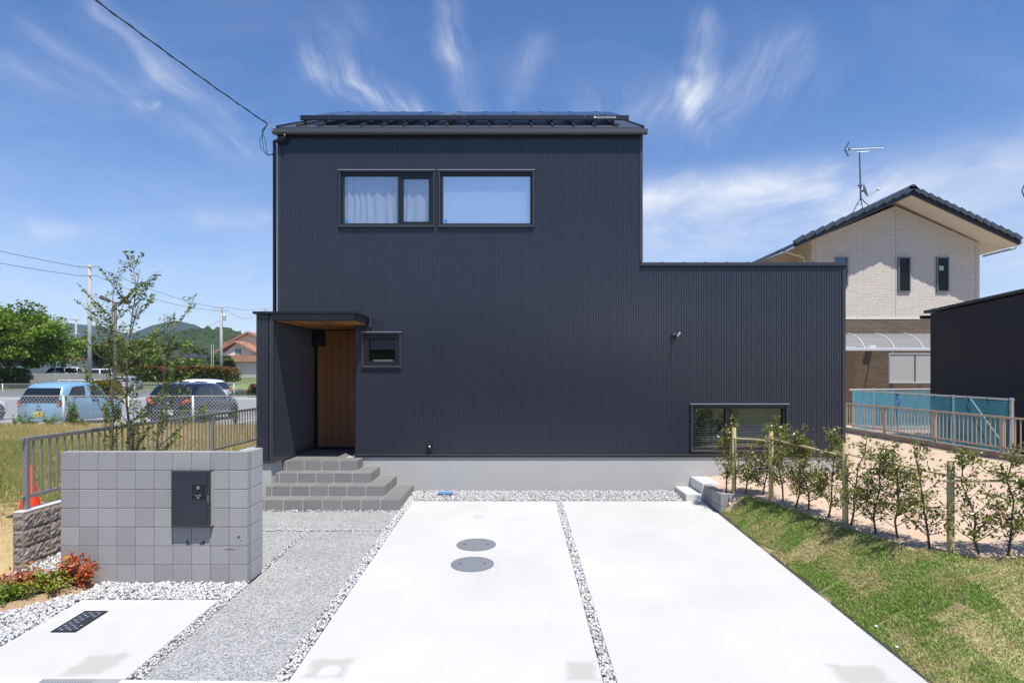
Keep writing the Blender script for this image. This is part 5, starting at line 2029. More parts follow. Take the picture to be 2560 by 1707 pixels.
# concrete wall with a name plaque
cw = thing('concrete_wall', 'stained grey concrete wall across the road with a dark plaque', 'wall', (-51, 72, .3))
xa, xb = px(40, 0, 72).x, px(309, 0, 72).x
MB().box(xa, xb, 72, 72.4, .1, 2.15, .03).build('wall', mat('stained_concrete', (.34, .335, .32), .9, noise=(.5, .3, 8), var=(.35, (.20, .19, .18), 2.5)), cw)
pq = MB().box(px(53, 0, 72).x, px(84, 0, 72).x, 71.95, 71.995, px(0, 947, 72).z, px(0, 938, 72).z).build('plaque', mat('plaque_dark', (.04, .045, .05), .5), cw)
kb2 = MB()
kb2.box(-70, -5, 43.6, 43.8, .2, .42)
tag(kb2.build('car_park_kerb', M_cap), 'long pale kerb at the back of the car park', 'kerb')

# ------------------------------------------------------------------ cars
M_tyre = mat('tyre', (.015, .015, .016), .85)
M_rim = mat('alloy', (.55, .56, .58), .3, .7)
M_carglass = mat('car_glass', (.012, .016, .02), .06, 0, .7)
M_red = mat('tail_red', (.55, .03, .015), .2, coat=.5)
M_amber = mat('tail_amber', (.85, .25, .04), .25)
M_plastic = mat('black_plastic', (.02, .02, .022), .6)


def car(name, label, loc, rz, Lc, Wc, Hc, paint, style='hatch', plate=(.75, .75, .72), plate_text=None, lights='tall', detail=True, group=None):
    t = thing(name, label, 'car', loc, group, rz)
    hw = Wc / 2
    belt = .60 * Hc
    # stations along the length, rear to front: (x, half width scale, belt z, roof half width scale, roof z, lean of upper points in x)
    if style == 'van':
        st = [(-.500, .93, belt, .80, Hc * .97, .05), (-.44, .99, belt, .84, Hc, .04), (-.1, 1, belt, .85, Hc, 0), (.12, 1, belt, .84, Hc * .985, -.02),
              (.27, 1, belt * .97, .80, Hc * .93, -.06), (.37, .99, belt * .93, .80, belt * .96, -.06), (.44, .96, belt * .86, .82, belt * .88, 0), (.49, .88, belt * .74, .80, belt * .76, 0), (.5, .84, .45, .78, .47, 0)]
    else:
        st = [(-.500, .95, belt * 1.0, .79, Hc * .925, .085), (-.462, .99, belt, .82, Hc * .965, .08), (-.30, 1, belt, .85, Hc * .998, .03), (-.05, 1, belt * .99, .855, Hc, 0), (.08, 1, belt * .975, .84, Hc * .985, -.02),
              (.19, 1, belt * .96, .80, Hc * .90, -.05), (.275, 1, belt * .945, .80, belt * .99, -.03), (.36, .985, belt * .90, .82, belt * .94, 0), (.44, .94, belt * .82, .80, belt * .85, 0), (.485, .86, belt * .70, .76, belt * .72, 0), (.5, .80, .40, .72, .42, 0)]
    rows = []
    for (fx, ws, zb_, rs, zr_, lean) in st:
        x = fx * Lc
        w_ = hw * ws
        up = lean * Lc
        rows.append([(x + .02, w_ * .90, .20), (x - .0, w_ * .985, .27), (x, w_, .42), (x, w_ * 1.0, zb_ * .80), (x + up * .05, w_ * .965, zb_), (x + up * .55, hw * (rs + .075) * min(ws + .05, 1), zb_ + (zr_ - zb_) * .55),
                     (x + up * .95, hw * rs, zr_ - .045 if zr_ > zb_ + .1 else zr_ - .01), (x + up, hw * rs * .82, zr_), (x + up, hw * rs * .4, zr_ + .022), (x + up, 0, zr_ + .028)])
    nj = len(rows[0])
    V, F = [], []
    for r_ in rows:
        V += r_
        V += [(p[0], -p[1], p[2]) for p in r_]
    def ix(i, j, s=0): return i * nj * 2 + s * nj + j
    for i in range(len(rows) - 1):
        for j in range(nj - 1):
            F.append((ix(i, j), ix(i, j + 1), ix(i + 1, j + 1), ix(i + 1, j)))
            F.append((ix(i, j, 1), ix(i + 1, j, 1), ix(i + 1, j + 1, 1), ix(i, j + 1, 1)))
        F.append((ix(i, 0), ix(i + 1, 0), ix(i + 1, 0, 1), ix(i, 0, 1)))
    for i in (0, len(rows) - 1):
        for j in range(nj - 1):
            F.append((ix(i, j), ix(i, j, 1), ix(i, j + 1, 1), ix(i, j + 1)))
    body = MB().add(V, F).build('body', paint, t, True, local=True)

    def surf(fi, fj, side):
        """point on the body skin, fi station index, fj section index"""
        i0, j0 = min(int(fi), len(rows) - 2), min(int(fj), nj - 2)
        a, b = fi - i0, fj - j0
        P = lambda i, j: Vector(rows[i][j])
        p = P(i0, j0) * (1 - a) * (1 - b) + P(i0 + 1, j0) * a * (1 - b) + P(i0, j0 + 1) * (1 - a) * b + P(i0 + 1, j0 + 1) * a * b
        n_ = (P(i0 + 1, j0) - P(i0, j0)).cross(P(i0, j0 + 1) - P(i0, j0)).normalized()
        if n_.y < 0:
            n_ = -n_
        p += n_ * .008
        return Vector((p.x, p.y if side > 0 else -p.y, p.z))

    def side_patch(nm, m, quad, n_=5):
        """quad in (station, section) corners: a, b (bottom) c, d (top)"""
        for side in (1, -1):
            V, F = [], []
            for i in range(n_ + 1):
                for k in range(4):
                    s_, r_ = i / n_, k / 3
                    fi = (quad[0][0] * (1 - s_) + quad[1][0] * s_) * (1 - r_) + (quad[3][0] * (1 - s_) + quad[2][0] * s_) * r_
                    fj = (quad[0][1] * (1 - s_) + quad[1][1] * s_) * (1 - r_) + (quad[3][1] * (1 - s_) + quad[2][1] * s_) * r_
                    V.append(surf(fi, fj, side))
            for i in range(n_):
                for k in range(3):
                    a = i * 4 + k
                    F.append((a, a + 4, a + 5, a + 1))
            MB().add(V, F).build(nm, m, t, True, local=True)

    if style == 'van':
        side_patch('side_window', M_carglass, [(.35, 4.15), (1.75, 4.15), (1.75, 5.9), (.35, 5.9)])
        side_patch('side_window', M_carglass, [(1.85, 4.15), (2.75, 4.15), (2.75, 5.9), (1.85, 5.9)])
        side_patch('side_window', M_carglass, [(2.85, 4.15), (4.4, 4.2), (3.9, 5.85), (2.85, 5.9)])
    else:
        side_patch('side_window', M_carglass, [(1.35, 4.5), (2.6, 4.25), (2.6, 5.75), (1.7, 5.6)])
        side_patch('side_window', M_carglass, [(2.95, 4.25), (5.35, 4.3), (4.15, 5.75), (2.95, 5.75)])

    def rear(fj, fy):
        j0 = min(int(fj), nj - 2)
        b = fj - j0
        p = Vector(rows[0][j0]) * (1 - b) + Vector(rows[0][j0 + 1]) * b
        return Vector((p.x - .012, p.y * fy, p.z))

    def front(fi, fy):
        i0 = int(fi)
        a = fi - i0
        p = Vector(rows[i0][9]) * (1 - a) + Vector(rows[i0 + 1][9]) * a
        q = Vector(rows[i0][6]) * (1 - a) + Vector(rows[i0 + 1][6]) * a
        y = q.y * fy
        return Vector((p.x + .004, y, p.z + .010 - .05 * (abs(fy)) ** 2))
    # rear window
    V, F = [], []
    for i in range(7):
        for k in range(4):
            V.append(rear(3.97 + (5.95 - 3.97) * k / 3, (-.955 + 1.91 * i / 6)))
    for i in range(6):
        for k in range(3):
            a = i * 4 + k
            F.append((a, a + 4, a + 5, a + 1))
    MB().add(V, F).build('rear_window', M_carglass, t, True, local=True)
    wi = (4.0, 4.95) if style == 'van' else (4.15, 5.95)
    V, F = [], []
    for i in range(5):
        for k in range(4):
            V.append(front(wi[0] + (wi[1] - wi[0]) * k / 3, -.92 + 1.84 * i / 4))
    for i in range(4):
        for k in range(3):
            a = i * 4 + k
            F.append((a, a + 4, a + 5, a + 1))
    MB().add(V, F).build('windscreen', M_carglass, t, True, local=True)
    # wheels
    rad = .275 if Lc < 3.6 else .305
    for fx in (-.335, .335):
        for side in (1, -1):
            y = side * (hw - .085)
            MB().lathe([(rad + .045, -.002), (rad + .045, .006)], (fx * Lc, side * (hw - .004) - .0, rad), 26, 'Y').build('wheel_arch', M_plastic, t, local=True)
            wh = thing_part('wheel', t, (fx * Lc, y, rad))
            MB().lathe([(rad * .6, -.09), (rad * .93, -.09), (rad, -.06), (rad, .06), (rad * .93, .09), (rad * .6, .09)], (0, side * .025, 0), 26, 'Y').build('tyre', M_tyre, wh, True, local=True)
            rm = MB().lathe([(rad * .62, -.03), (rad * .66, .0), (rad * .62, .03)], (0, side * .085, 0), 22, 'Y')
            rm.lathe([(rad * .15, -.02), (rad * .15, .03)], (0, side * .085, 0), 12, 'Y')
            for k in range(7):
                a = k * 2 * math.pi / 7
                rm.bar((math.cos(a) * rad * .12, side * .105, math.sin(a) * rad * .12), (math.cos(a) * rad * .62, side * .098, math.sin(a) * rad * .62), .045, .02, up=(0, 1, 0))
            rm.build('rim', M_rim, wh, local=True)
    # rear details
    xr = -.5 * Lc
    bl = belt
    if lights == 'tall':
        for s_ in (1, -1):
            MB().box(xr - .015, xr + .10, s_ * hw * .80, s_ * hw * .975, bl * .80, bl * 1.04, .02).build('tail_light', M_plastic, t, local=True)
            MB().box(xr - .022, xr + .02, s_ * hw * .82, s_ * hw * .955, bl * .90, bl * 1.01, .012).build('tail_lens', M_red, t, local=True)
            MB().box(xr - .022, xr + .02, s_ * hw * .82, s_ * hw * .955, bl * .82, bl * .89, .012).build('tail_lens', M_amber, t, local=True)
        MB().box(xr - .016, xr + .02, -hw * .79, hw * .79, bl * .955, bl * .99, .01).build('tailgate_strip', M_plastic, t, local=True)
        MB().box(xr - .02, xr, -.10, .10, bl * .665, bl * .705, .01).build('tailgate_handle', M_plastic, t, local=True)
    else:
        for s_ in (1, -1):
            q = MB()
            q.prism([(s_ * hw * .50, bl * .80), (s_ * hw * .93, bl * .93), (s_ * hw * .96, bl * 1.10), (s_ * hw * .82, bl * 1.08), (s_ * hw * .66, bl * .96)], 0, xr - .018, xr + .06)
            q.build('tail_light', M_red, t, local=True)
            MB().box(xr - .026, xr + .0, s_ * hw * .74, s_ * hw * .86, bl * .95, bl * 1.02, .01).build('tail_lens', M_amber, t, local=True)
        MB().lathe([(.052, -.022), (.052, -.03), (.04, -.034)], (xr + .012, 0, bl * .9), 18, 'X').build('badge', M_rim, t, local=True)
    pl_ = MB().box(xr - .024, xr - .004, -.165, .165, bl * .40, bl * .40 + .165, .004).build('number_plate', mat('plate_%s' % name if plate_text else 'plate_white', plate, .5), t, local=True)
    if plate_text:
        tx_ = text_mesh('plate_number', plate_text, .115, mat('plate_ink', (.01, .01, .01), .6), pl_, (xr - .0255, .135, bl * .40 + .03), (R(90), 0, R(-90)))
        tx_.scale = (.9, 1, 1)
        MB().prism([(.062 * math.cos(a), bl * .86 + .03 * math.sin(a)) for a in np.linspace(0, 2 * math.pi, 14)[:-1]], 0, xr - .028, xr - .012).build('badge', M_rim, t, local=True)
    MB().box(xr - .01, xr + .12, -hw * .86, hw * .86, .22, .34, .02).build('rear_valance', M_plastic if style != 'hatch' or lights != 'tall' else paint, t, local=True)
    # door lines, handles and mirrors
    for s_ in (1, -1):
        for fx in (-.07, .16):
            MB().box(fx * Lc, fx * Lc + .16, s_ * (hw - .015), s_ * (hw + .018), bl * .87, bl * .905, .008).build('door_handle', M_rim if lights != 'tall' else paint, t, local=True)
        for fx in (-.045, .235):
            MB().box(fx * Lc, fx * Lc + .008, s_ * (hw - .02), s_ * (hw + .003), .33, bl * .95).build('door_gap', M_plastic, t, local=True)
        MB().box(.185 * Lc, .185 * Lc + .10, s_ * (hw + .0), s_ * (hw + .17), bl * .98, bl * .98 + .13, .03).build('mirror', M_plastic if lights == 'tall' else paint, t, local=True)
        MB().box(.47 * Lc - .1, .47 * Lc, s_ * hw * .55, s_ * hw * .87, bl * .63, bl * .76, .03).build('headlight', M_rim, t, local=True)
    return t


def thing_part(name, parent, loc):
    o = bpy.data.objects.new(name, None)
    o.empty_display_size = .1
    COL.objects.link(o)
    o.parent = parent
    o.location = loc
    return o


def paint(n, c, metal=.25):
    return mat(n, c, .28, metal, .5, coat=.8)


PZ = .272
G = 'cars in the car park behind the chain link fence'
car('blue_hatchback', 'light blue small hatchback with a yellow plate parked behind the chain link fence', (-16.04, 20.5 + 1.7, PZ), R(90), 3.4, 1.50, 1.50, paint('paint_blue', (.22, .42, .58), .1), plate=(.80, .56, .03), plate_text='50-92', group=G)
car('navy_hatchback', 'dark navy hatchback with red tail lights parked right of the light blue car', (-12.42, 21.8 + 1.97, PZ), R(90), 3.95, 1.68, 1.47, paint('paint_navy', (.008, .011, .025)), lights='wedge', group=G)
car('white_wagon', 'white car facing left behind the dark navy hatchback', (-20.2, 38, .25), R(180), 4.2, 1.70, 1.50, paint('paint_white', (.78, .79, .80), 0), lights='wedge', group=G)
car('white_car', 'white car cut off by the left edge of the picture', (-21.15, 22.6, PZ), R(90), 3.9, 1.68, 1.48, paint('paint_white', (.78, .79, .80), 0), lights='wedge', group=G)
car('white_van', 'white van parked behind the concrete wall beside the large tree', (px(150, 0, 80).x, 80, px(0, 918, 80).z - 1.9), R(200), 4.6, 1.75, 1.9, paint('paint_white', (.78, .79, .80), 0), style='van', lights='wedge')
car('white_van', 'white van parked behind the concrete wall right of the tall utility pole', (px(238, 0, 80).x, 80, px(0, 922, 80).z - 1.85), R(200), 4.3, 1.70, 1.85, paint('paint_white', (.78, .79, .80), 0), style='van', lights='wedge')
car('silver_car', 'silver hatchback with red lights standing before the red leaved hedge', (px(322, 0, 68).x, 68, .35), R(100), 3.9, 1.68, 1.5, paint('paint_silver', (.45, .48, .52)), lights='wedge')

# ------------------------------------------------------------------ poles, wires, lamp
def pole(label, u, y, vtop, zbase, r, arms):
    p = px(u, vtop, y)
    t = thing('utility_pole', label, 'utility pole', (p.x, y, zbase))
    MB().tube([(p.x, y, zbase - .3), (p.x, y, p.z)], [r * 1.35, r], 12).build('pole', M_pole, t, True)
    for (du, dv0, ln, y_) in arms:
        a = px(u + du, vtop + dv0, y)
        MB().bar((a.x - ln / 2, y + y_ - .15, a.z), (a.x + ln / 2, y + y_ - .15, a.z), .09, .09).build('crossarm', M_galv, t)
        for k in (-.45, -.2, .2, .45):
            MB().lathe([(.05, 0), (.07, .1), (.03, .2)], (a.x + ln * k, y + y_ - .15, a.z + .05), 8).build('insulator', mat('insulator', (.5, .5, .5), .3), t)
    return t


pole('tall grey concrete utility pole left of the young trees', 224, 65, 662, .2, .17, [(0, 6, 2.2, 0), (0, 28, 1.7, 0)])
pole('grey utility pole with transformer gear beside the orange roofed house', 553, 90, 765, 1.0, .18, [(0, 4, 2.4, 0), (0, 12, 1.8, 0)])
tp_ = bpy.data.objects['utility_pole.002'] if 'utility_pole.002' in bpy.data.objects else None
if tp_:
    q = px(556, 795, 90)
    MB().lathe([(.22, -.4), (.25, -.35), (.25, .35), (.22, .4)], (q.x + .45, 89.6, q.z), 14).build('transformer', M_galv, tp_)
    q = px(539, 810, 90)
    for du in (0, 5):
        a = px(537 + du, 862, 90)
        b = px(537 + du, 925, 90)
        MB().tube([(a.x, 89, a.z), (b.x, 89, b.z)], .06, 6).build('riser_pipe', M_galv, tp_)
pole('slim far utility pole between the large tree and the tall pole', 190, 110, 790, 1.6, .15, [(0, 10, 1.4, 0), (0, 46, 1.6, 0)])
pole('farthest utility pole, only its head showing above the porch roof', 662, 150, 766, 1.8, .16, [(3, 5, 3.2, 0), (3, 10, 2.0, 0)])

def wire(label, P0, P1, sag, r=.022):
    pts = []
    for t in np.linspace(0, 1, 18):
        p = Vector(P0).lerp(Vector(P1), t)
        p.z -= 4 * t * (1 - t) * sag
        pts.append(p)
    tag(MB().tube(pts, r, 4).build('power_line', mat('wire_dark', (.03, .035, .04), .6)), label, 'power line')


pa, pb_ = px(224, 668, 65), px(224, 690, 65)
offL = px(-404, 528, 45)
wire('upper power line running off to the left from the tall grey pole', pa + Vector((-.9, 0, 0)), offL, .25)
wire('lower power line running off to the left from the tall grey pole', pb_ + Vector((-.8, 0, 0)), offL + Vector((-1.5, 3, -.9)), .3)
p2, p2b = px(553, 769, 90), px(553, 777, 90)
wire('upper power line from the tall grey pole to the pole by the orange house', pa + Vector((.9, 0, 0)), p2 + Vector((-1, 0, .1)), .55)
wire('lower power line from the tall grey pole to the pole by the orange house', pb_ + Vector((.8, 0, 0)), p2b + Vector((-.8, 0, .1)), .8)
p3 = px(662, 771, 150)
wire('power line from the pole by the orange house to the farthest pole', p2 + Vector((1, 0, .1)), p3 + Vector((-1, 0, .1)), .5)
wire('second power line from the pole by the orange house to the farthest pole', p2b + Vector((.8, 0, .1)), p3 + Vector((-.8, 0, -.5)), 1.6)
p4 = px(190, 800, 110)
wire('power line leaving the slim far pole to the left behind the large tree', p4 + Vector((-.5, 0, .1)), px(-30, 770, 100), .3)
wire('power line from the slim far pole to the pole by the orange house', px(190, 836, 110), px(553, 800, 90), 3.0)

LY = 42.0
lp = thing('street_lamp', 'dark brown double headed street lamp behind the young trees', 'street lamp', (px(288, 0, LY).x, LY, .2))
M_lamp = mat('lamp_brown', (.09, .065, .055), .5)
b_ = px(288, 757, LY)
MB().tube([(b_.x, LY, .2), (b_.x, LY, 1.2), (b_.x, LY, b_.z)], [.17, .13, .09], 12).build('pole', M_lamp, lp, True)
for (u, v, lab) in ((250, 742, 'head'), (327, 754, 'head')):
    e_ = px(u, v, LY)
    d = (e_ - b_).normalized()
    MB().tube([b_, b_ + d * .5], .05, 8).build('arm', M_lamp, lp)
    MB().tube([b_ + d * .4, b_ + d * .6, e_ - d * .1, e_], [.06, .13, .15, .10], 10).build('lamp_head', M_lamp, lp, True)

# ------------------------------------------------------------------ far houses
M_orange = mat('orange_tile', (.37, .185, .115), .7, noise=(1.5, .12, 6))
M_wallc = mat('cream_wall', (.66, .60, .50), .85, noise=(.6, .05))
OY = 118.0
oh = thing('orange_roof_house', 'cream house with orange tiled gable roofs and grey garage doors', 'house', (px(600, 0, OY).x, OY, 2))
def ox(x): return px(x * .30612, 0, OY).x
def oz(y): return px(0, 640 + y * .30612, OY).z
gb = oz(966)
MB().box(ox(1880), ox(2500), OY, OY + 12, gb - 3, oz(860)).build('garage_wall', mat('garage_tan', (.50, .42, .31), .85), oh)
MB().prism([(ox(1850), oz(812)), (ox(2500), oz(812)), (ox(2500), oz(862)), (ox(1850), oz(862))], 1, OY - 1.2, OY + 2).build('lean_roof', M_orange, oh)
for (a, b) in ((1885, 1985), (2010, 2118), (2140, 2245)):
    MB().box(ox(a), ox(b), OY - .1, OY - .02, gb - .3, oz(872)).build('garage_door', mat('garage_grey', (.40, .39, .37), .6), oh)
# front gable
MB().prism([(ox(1790), oz(818)), (ox(2118), oz(818)), (ox(2040), oz(770)), (ox(1935), oz(705))], 1, OY + .2, OY + 5).build('gable_wall', M_wallc, oh)
def slab_roof(x0, z0, x1, z1, y0, y1):
    MB().add([(ox(x0), y0, oz(z0)), (ox(x1), y0, oz(z1)), (ox(x1), y1, oz(z1)), (ox(x0), y1, oz(z0)), (ox(x0), y0, oz(z0) - .35), (ox(x1), y0, oz(z1) - .35), (ox(x1), y1, oz(z1) - .35), (ox(x0), y1, oz(z0) - .35)],
             [(0, 1, 2, 3), (4, 7, 6, 5), (0, 4, 5, 1), (1, 5, 6, 2), (2, 6, 7, 3), (3, 7, 4, 0)]).build('roof', M_orange, oh)
slab_roof(1925, 690, 1740, 790, OY - .6, OY + 6)
slab_roof(1925, 690, 2260, 860, OY - .6, OY + 6)
# rear taller gable
MB().prism([(ox(1760), oz(720)), (ox(2400), oz(820)), (ox(2400), oz(720)), (ox(1930), oz(612)), (ox(1760), oz(690))], 1, OY + 6, OY + 14).build('gable_wall', M_wallc, oh)
slab_roof(1925, 600, 1700, 715, OY + 5, OY + 16)
slab_roof(1925, 600, 2400, 800, OY + 5, OY + 16)
MB().prism([(ox(1700), oz(705)), (ox(2118), oz(705)), (ox(2118), oz(728)), (ox(1700), oz(728))], 1, OY + 4.5, OY + 7).build('eaves_band', M_orange, oh)
for (a, b) in ((1918, 1938), (1945, 1965)):
    f_ = MB().box(ox(a), ox(b), OY + .12, OY + .22, oz(810), oz(758)).build('window', mat('green_shutter', (.12, .24, .22), .5), oh)
# terrain shelf under the house and the drive
tag(MB().box(ox(1500), ox(2700), OY - 8, OY + 20, -1, gb).build('terrace_ground', mat('pale_drive', (.42, .41, .39), .9)), kind='structure')

def tiled_house(label, u0, u1, vridge, veave, vbase, y, wallm, roofm, extra=0):
    a, b = px(u0, veave, y), px(u1, vbase, y)
    zr = px(0, vridge, y + 3).z
    t = thing('tiled_house', label, 'house', ((a.x + b.x) / 2, y, b.z))
    MB().box(a.x + .5, b.x - .5, y + .4, y + 7, b.z - 1, a.z + .1).build('wall', wallm, t)
    V = [(a.x - .4, y - .6, a.z), (b.x + .4, y - .6, a.z), (b.x - 1.2, y + 3.4, zr), (a.x + 1.2, y + 3.4, zr), (a.x - .4, y + 7.6, a.z), (b.x + .4, y + 7.6, a.z)]
    MB().add(V + [(p[0], p[1], p[2] - .25) for p in V], [(0, 1, 2, 3), (5, 4, 3, 2), (1, 5, 2), (4, 0, 3), (6, 9, 8, 7), (0, 6, 7, 1), (1, 7, 11, 5), (4, 10, 6, 0)]).build('roof', roofm, t)
    n_ = int((b.x - a.x) / .6)
    rme = MB()
    for i in range(n_):
        s_ = (i + .5) / n_
        x0 = a.x - .4 + (b.x - a.x + .8) * s_
        x1 = a.x + 1.2 + (b.x - a.x - 2.4) * s_
        rme.tube([(x0, y - .6, a.z + .04), (x1, y + 3.4, zr + .04)], .09, 4)
    rme.build('tile_rows', roofm, t)
    MB().tube([(a.x + 1.1, y + 3.4, zr + .12), (b.x - 1.1, y + 3.4, zr + .12)], .2, 6).build('ridge', roofm, t)
    w_ = b.x - a.x
    for k in (.25, .55, .8):
        MB().box(a.x + w_ * k, a.x + w_ * k + 1.2, y + .33, y + .42, a.z - 1.7, a.z - .4).build('window', M_darkpane, t)
    return t


M_dtile = mat('dark_glazed_tile', (.03, .032, .038), .35, 0, .6)
th_ = tiled_house('low house with black tiled roof and white wall left of the slim pole', 128, 205, 868, 893, 925, 96, mat('house_white', (.70, .71, .72), .8), M_dtile)
q = px(180, 877, 94)
MB().lathe([(.05, -.1), (.35, -.04), (.42, .04), (.40, .06), (.03, -.04)], (q.x, 94, q.z), 14, 'Y').build('dish', M_white, th_)
tiled_house('low dark tiled house half hidden by greenery in the middle distance', 405, 505, 874, 893, 925, 105, MATS['house_white'], mat('slate_tile', (.06, .065, .075), .45))
rs = thing('red_roof_shed', 'small shed with a dull red roof left of the slim far pole', 'shed', (px(181, 0, 90).x, 90, 1.2))
a, b = px(165, 900, 90), px(198, 925, 90)
MB().box(a.x, b.x, 90, 92, b.z - .5, a.z).build('wall', MATS['house_white'], rs)
MB().box(a.x - .3, b.x + .3, 89.5, 92.3, a.z, a.z + .3, .05).build('roof', mat('dull_red', (.25, .05, .05), .6), rs)

# ------------------------------------------------------------------ hills
def hill(name, y0, prof, depth, m, rough, seed, n=160, base=1.5, ny=18):
    """prof: (u, v) skyline samples; built as a real mound with front and back slope"""
    us = np.array([p[0] for p in prof], float)
    vs_ = np.array([p[1] for p in prof], float)
    uu = np.linspace(us[0], us[-1], n)
    top = CAMH - (np.interp(uu, us, vs_) - V0) * y0 / FPX
    V = []
    r = np.random.default_rng(seed)
    for k in range(ny):
        s_ = k / (ny - 1) * 2 - 1
        sh = max(0, 1 - abs(s_) ** 1.5)
        y = y0 + s_ * depth
        x = (uu - U0) * y0 / FPX
        z = base + (top - base) * sh + rough * r.normal(size=n) * (sh ** .5) * np.clip((top - base) / (top.max() - base), 0, 1)
        V.append(np.stack([x, np.full(n, y) + rough * r.normal(size=n), z], 1))
    V = np.concatenate(V)
    i = np.arange(n * ny).reshape(ny, n)
    F = np.stack([i[:-1, :-1].ravel(), i[:-1, 1:].ravel(), i[1:, 1:].ravel(), i[1:, :-1].ravel()], 1)
    return structure(link_mesh(name, np_mesh(name, V, F, True), m))


M_mtn = mat('forest_mountain', (.030, .052, .040), .95, noise=(.035, .5, 9), bump=(.05, 1.0, 14))
M_hill = mat('forest_hill', (.035, .062, .018), .95, noise=(.2, .55, 9), bump=(.25, 1.0, 3))
hill('mountain', 1900, [(-500, 900), (-300, 860), (-100, 830), (60, 815), (110, 812), (150, 813), (185, 808), (230, 812), (270, 822), (310, 834), (350, 842), (420, 855), (600, 885), (800, 905), (1200, 925)], 500, M_mtn, 1.2, 3)
hill('mountain', 1500, [(250, 900), (340, 843), (380, 828), (398, 816), (415, 808), (430, 804.5), (445, 803.5), (460, 804), (476, 808), (492, 817), (510, 829), (560, 852), (700, 880), (900, 910)], 300, M_mtn, .8, 4)
hill('wooded_hill', 420, [(330, 900), (380, 850), (430, 836), (480, 832), (515, 826), (560, 826), (600, 836), (680, 850), (800, 870), (1000, 900)], 90, M_hill, 1.5, 5, n=260, ny=40)

# ------------------------------------------------------------------ foliage
def leaf_mesh(name, C, size, cols, aspect=.5, up=.35, fold=.0, dirs=None):
    """diamond leaves at C; size per leaf; random facing, biased upward"""
    n = len(C)
    nrm = rng.normal(size=(n, 3))
    nrm[:, 2] = np.abs(nrm[:, 2]) + up
    nrm /= np.linalg.norm(nrm, axis=1)[:, None]
    a = rng.normal(size=(n, 3)) if dirs is None else dirs + rng.normal(size=(n, 3)) * .35
    a -= nrm * (a * nrm).sum(1)[:, None]
    a /= np.linalg.norm(a, axis=1)[:, None] + 1e-9
    b = np.cross(nrm, a)
    s = np.asarray(size).reshape(-1, 1) * np.ones((n, 1))
    V = np.stack([C - a * s * .5, C + b * s * aspect * .5 + a * s * .02 + nrm * s * fold, C + a * s * .55, C - b * s * aspect * .5 + a * s * .02 + nrm * s * fold], 1)
    me = np_mesh(name, V.reshape(-1, 3), np.arange(n * 4).reshape(-1, 4))
    color_attr(me, np.repeat(cols, 4, 0))
    return me


M_leaf = mat('leaf', (.1, .15, .03), .55, tint=True, transl=.32, spec=.4)
M_leafgloss = mat('glossy_leaf', (.08, .12, .03), .32, tint=True, transl=.25, spec=.6)


def green_cols(n, base, var=.35, yellow=.25):
    c = np.array([base]) * rng.uniform(1 - var, 1 + var, (n, 1))
    y = rng.random((n, 1)) * yellow
    return c * (1 - y) + np.array([[base[1] * 1.3, base[1] * 1.25, base[2] * .8]]) * y


def crown_tree(label, x, y, zb_, h, rx, rz_, nclump, nleaf, lsize, base, trunk=.25, name='tree', seed=1, cat='tree', group=None, squat=1.0, open_=.0):
    r = np.random.default_rng(seed)
    t = thing(name, label, cat, (x, y, zb_), group)
    mb = MB()
    cz = zb_ + h - rz_
    cl = []
    for k in range(nclump):
        d = r.normal(size=3)
        d /= np.linalg.norm(d)
        if d[2] < -.45:
            d[2] *= -.6
        rad = r.uniform(.45, 1.0) ** .6
        cl.append((np.array([x + d[0] * rx * rad, y + d[1] * rx * rad, cz + d[2] * rz_ * rad]), r.uniform(.20, .36) * min(rx, rz_) * (1.15 if k % 3 else .8)))
    top = Vector((x, y, cz))
    mb.tube([(x, y, zb_ - .2), (x + r.uniform(-.1, .1) * rx * .3, y, zb_ + (cz - zb_) * .5), top], [trunk, trunk * .75, trunk * .4], 9)
    for c, cr in cl[::max(1, nclump // 9)]:
        m_ = Vector((x, y, zb_ + (cz - zb_) * r.uniform(.35, .8)))
        mid = (m_ + Vector(c)) / 2 + Vector((0, 0, .1 * rx))
        mb.tube([m_, mid, Vector(c)], [trunk * .4, trunk * .25, trunk * .08], 5)
    mb.build('trunk', M_bark, t, True)
    P, K = [], []
    per = nleaf // nclump
    for c, cr in cl:
        q = r.normal(size=(per, 3))
        q /= np.linalg.norm(q, axis=1)[:, None]
        q *= (r.random((per, 1)) ** .45) * cr * np.array([[1.25, 1.25, .8 * squat]])
        P.append(c + q)
        K.append(np.full(per, r.uniform(.72, 1.3)))
    P, K = np.concatenate(P), np.concatenate(K)
    off = np.array(t.location)
    cols = green_cols(len(P), base) * K[:, None]
    me = leaf_mesh('crown', P - off, lsize * r.uniform(.6, 1.3, len(P)), cols, .62)
    link_mesh('crown', me, M_leaf, t)
    return t


# large tree at the far left
p = px(45, 0, 74)
crown_tree('large bright green broadleaf tree at the left edge across the road', p.x - 1.0, 74, .5, 10.4, 6.6, 5.1, 64, 24000, .42, (.14, .24, .03), .35, seed=3)
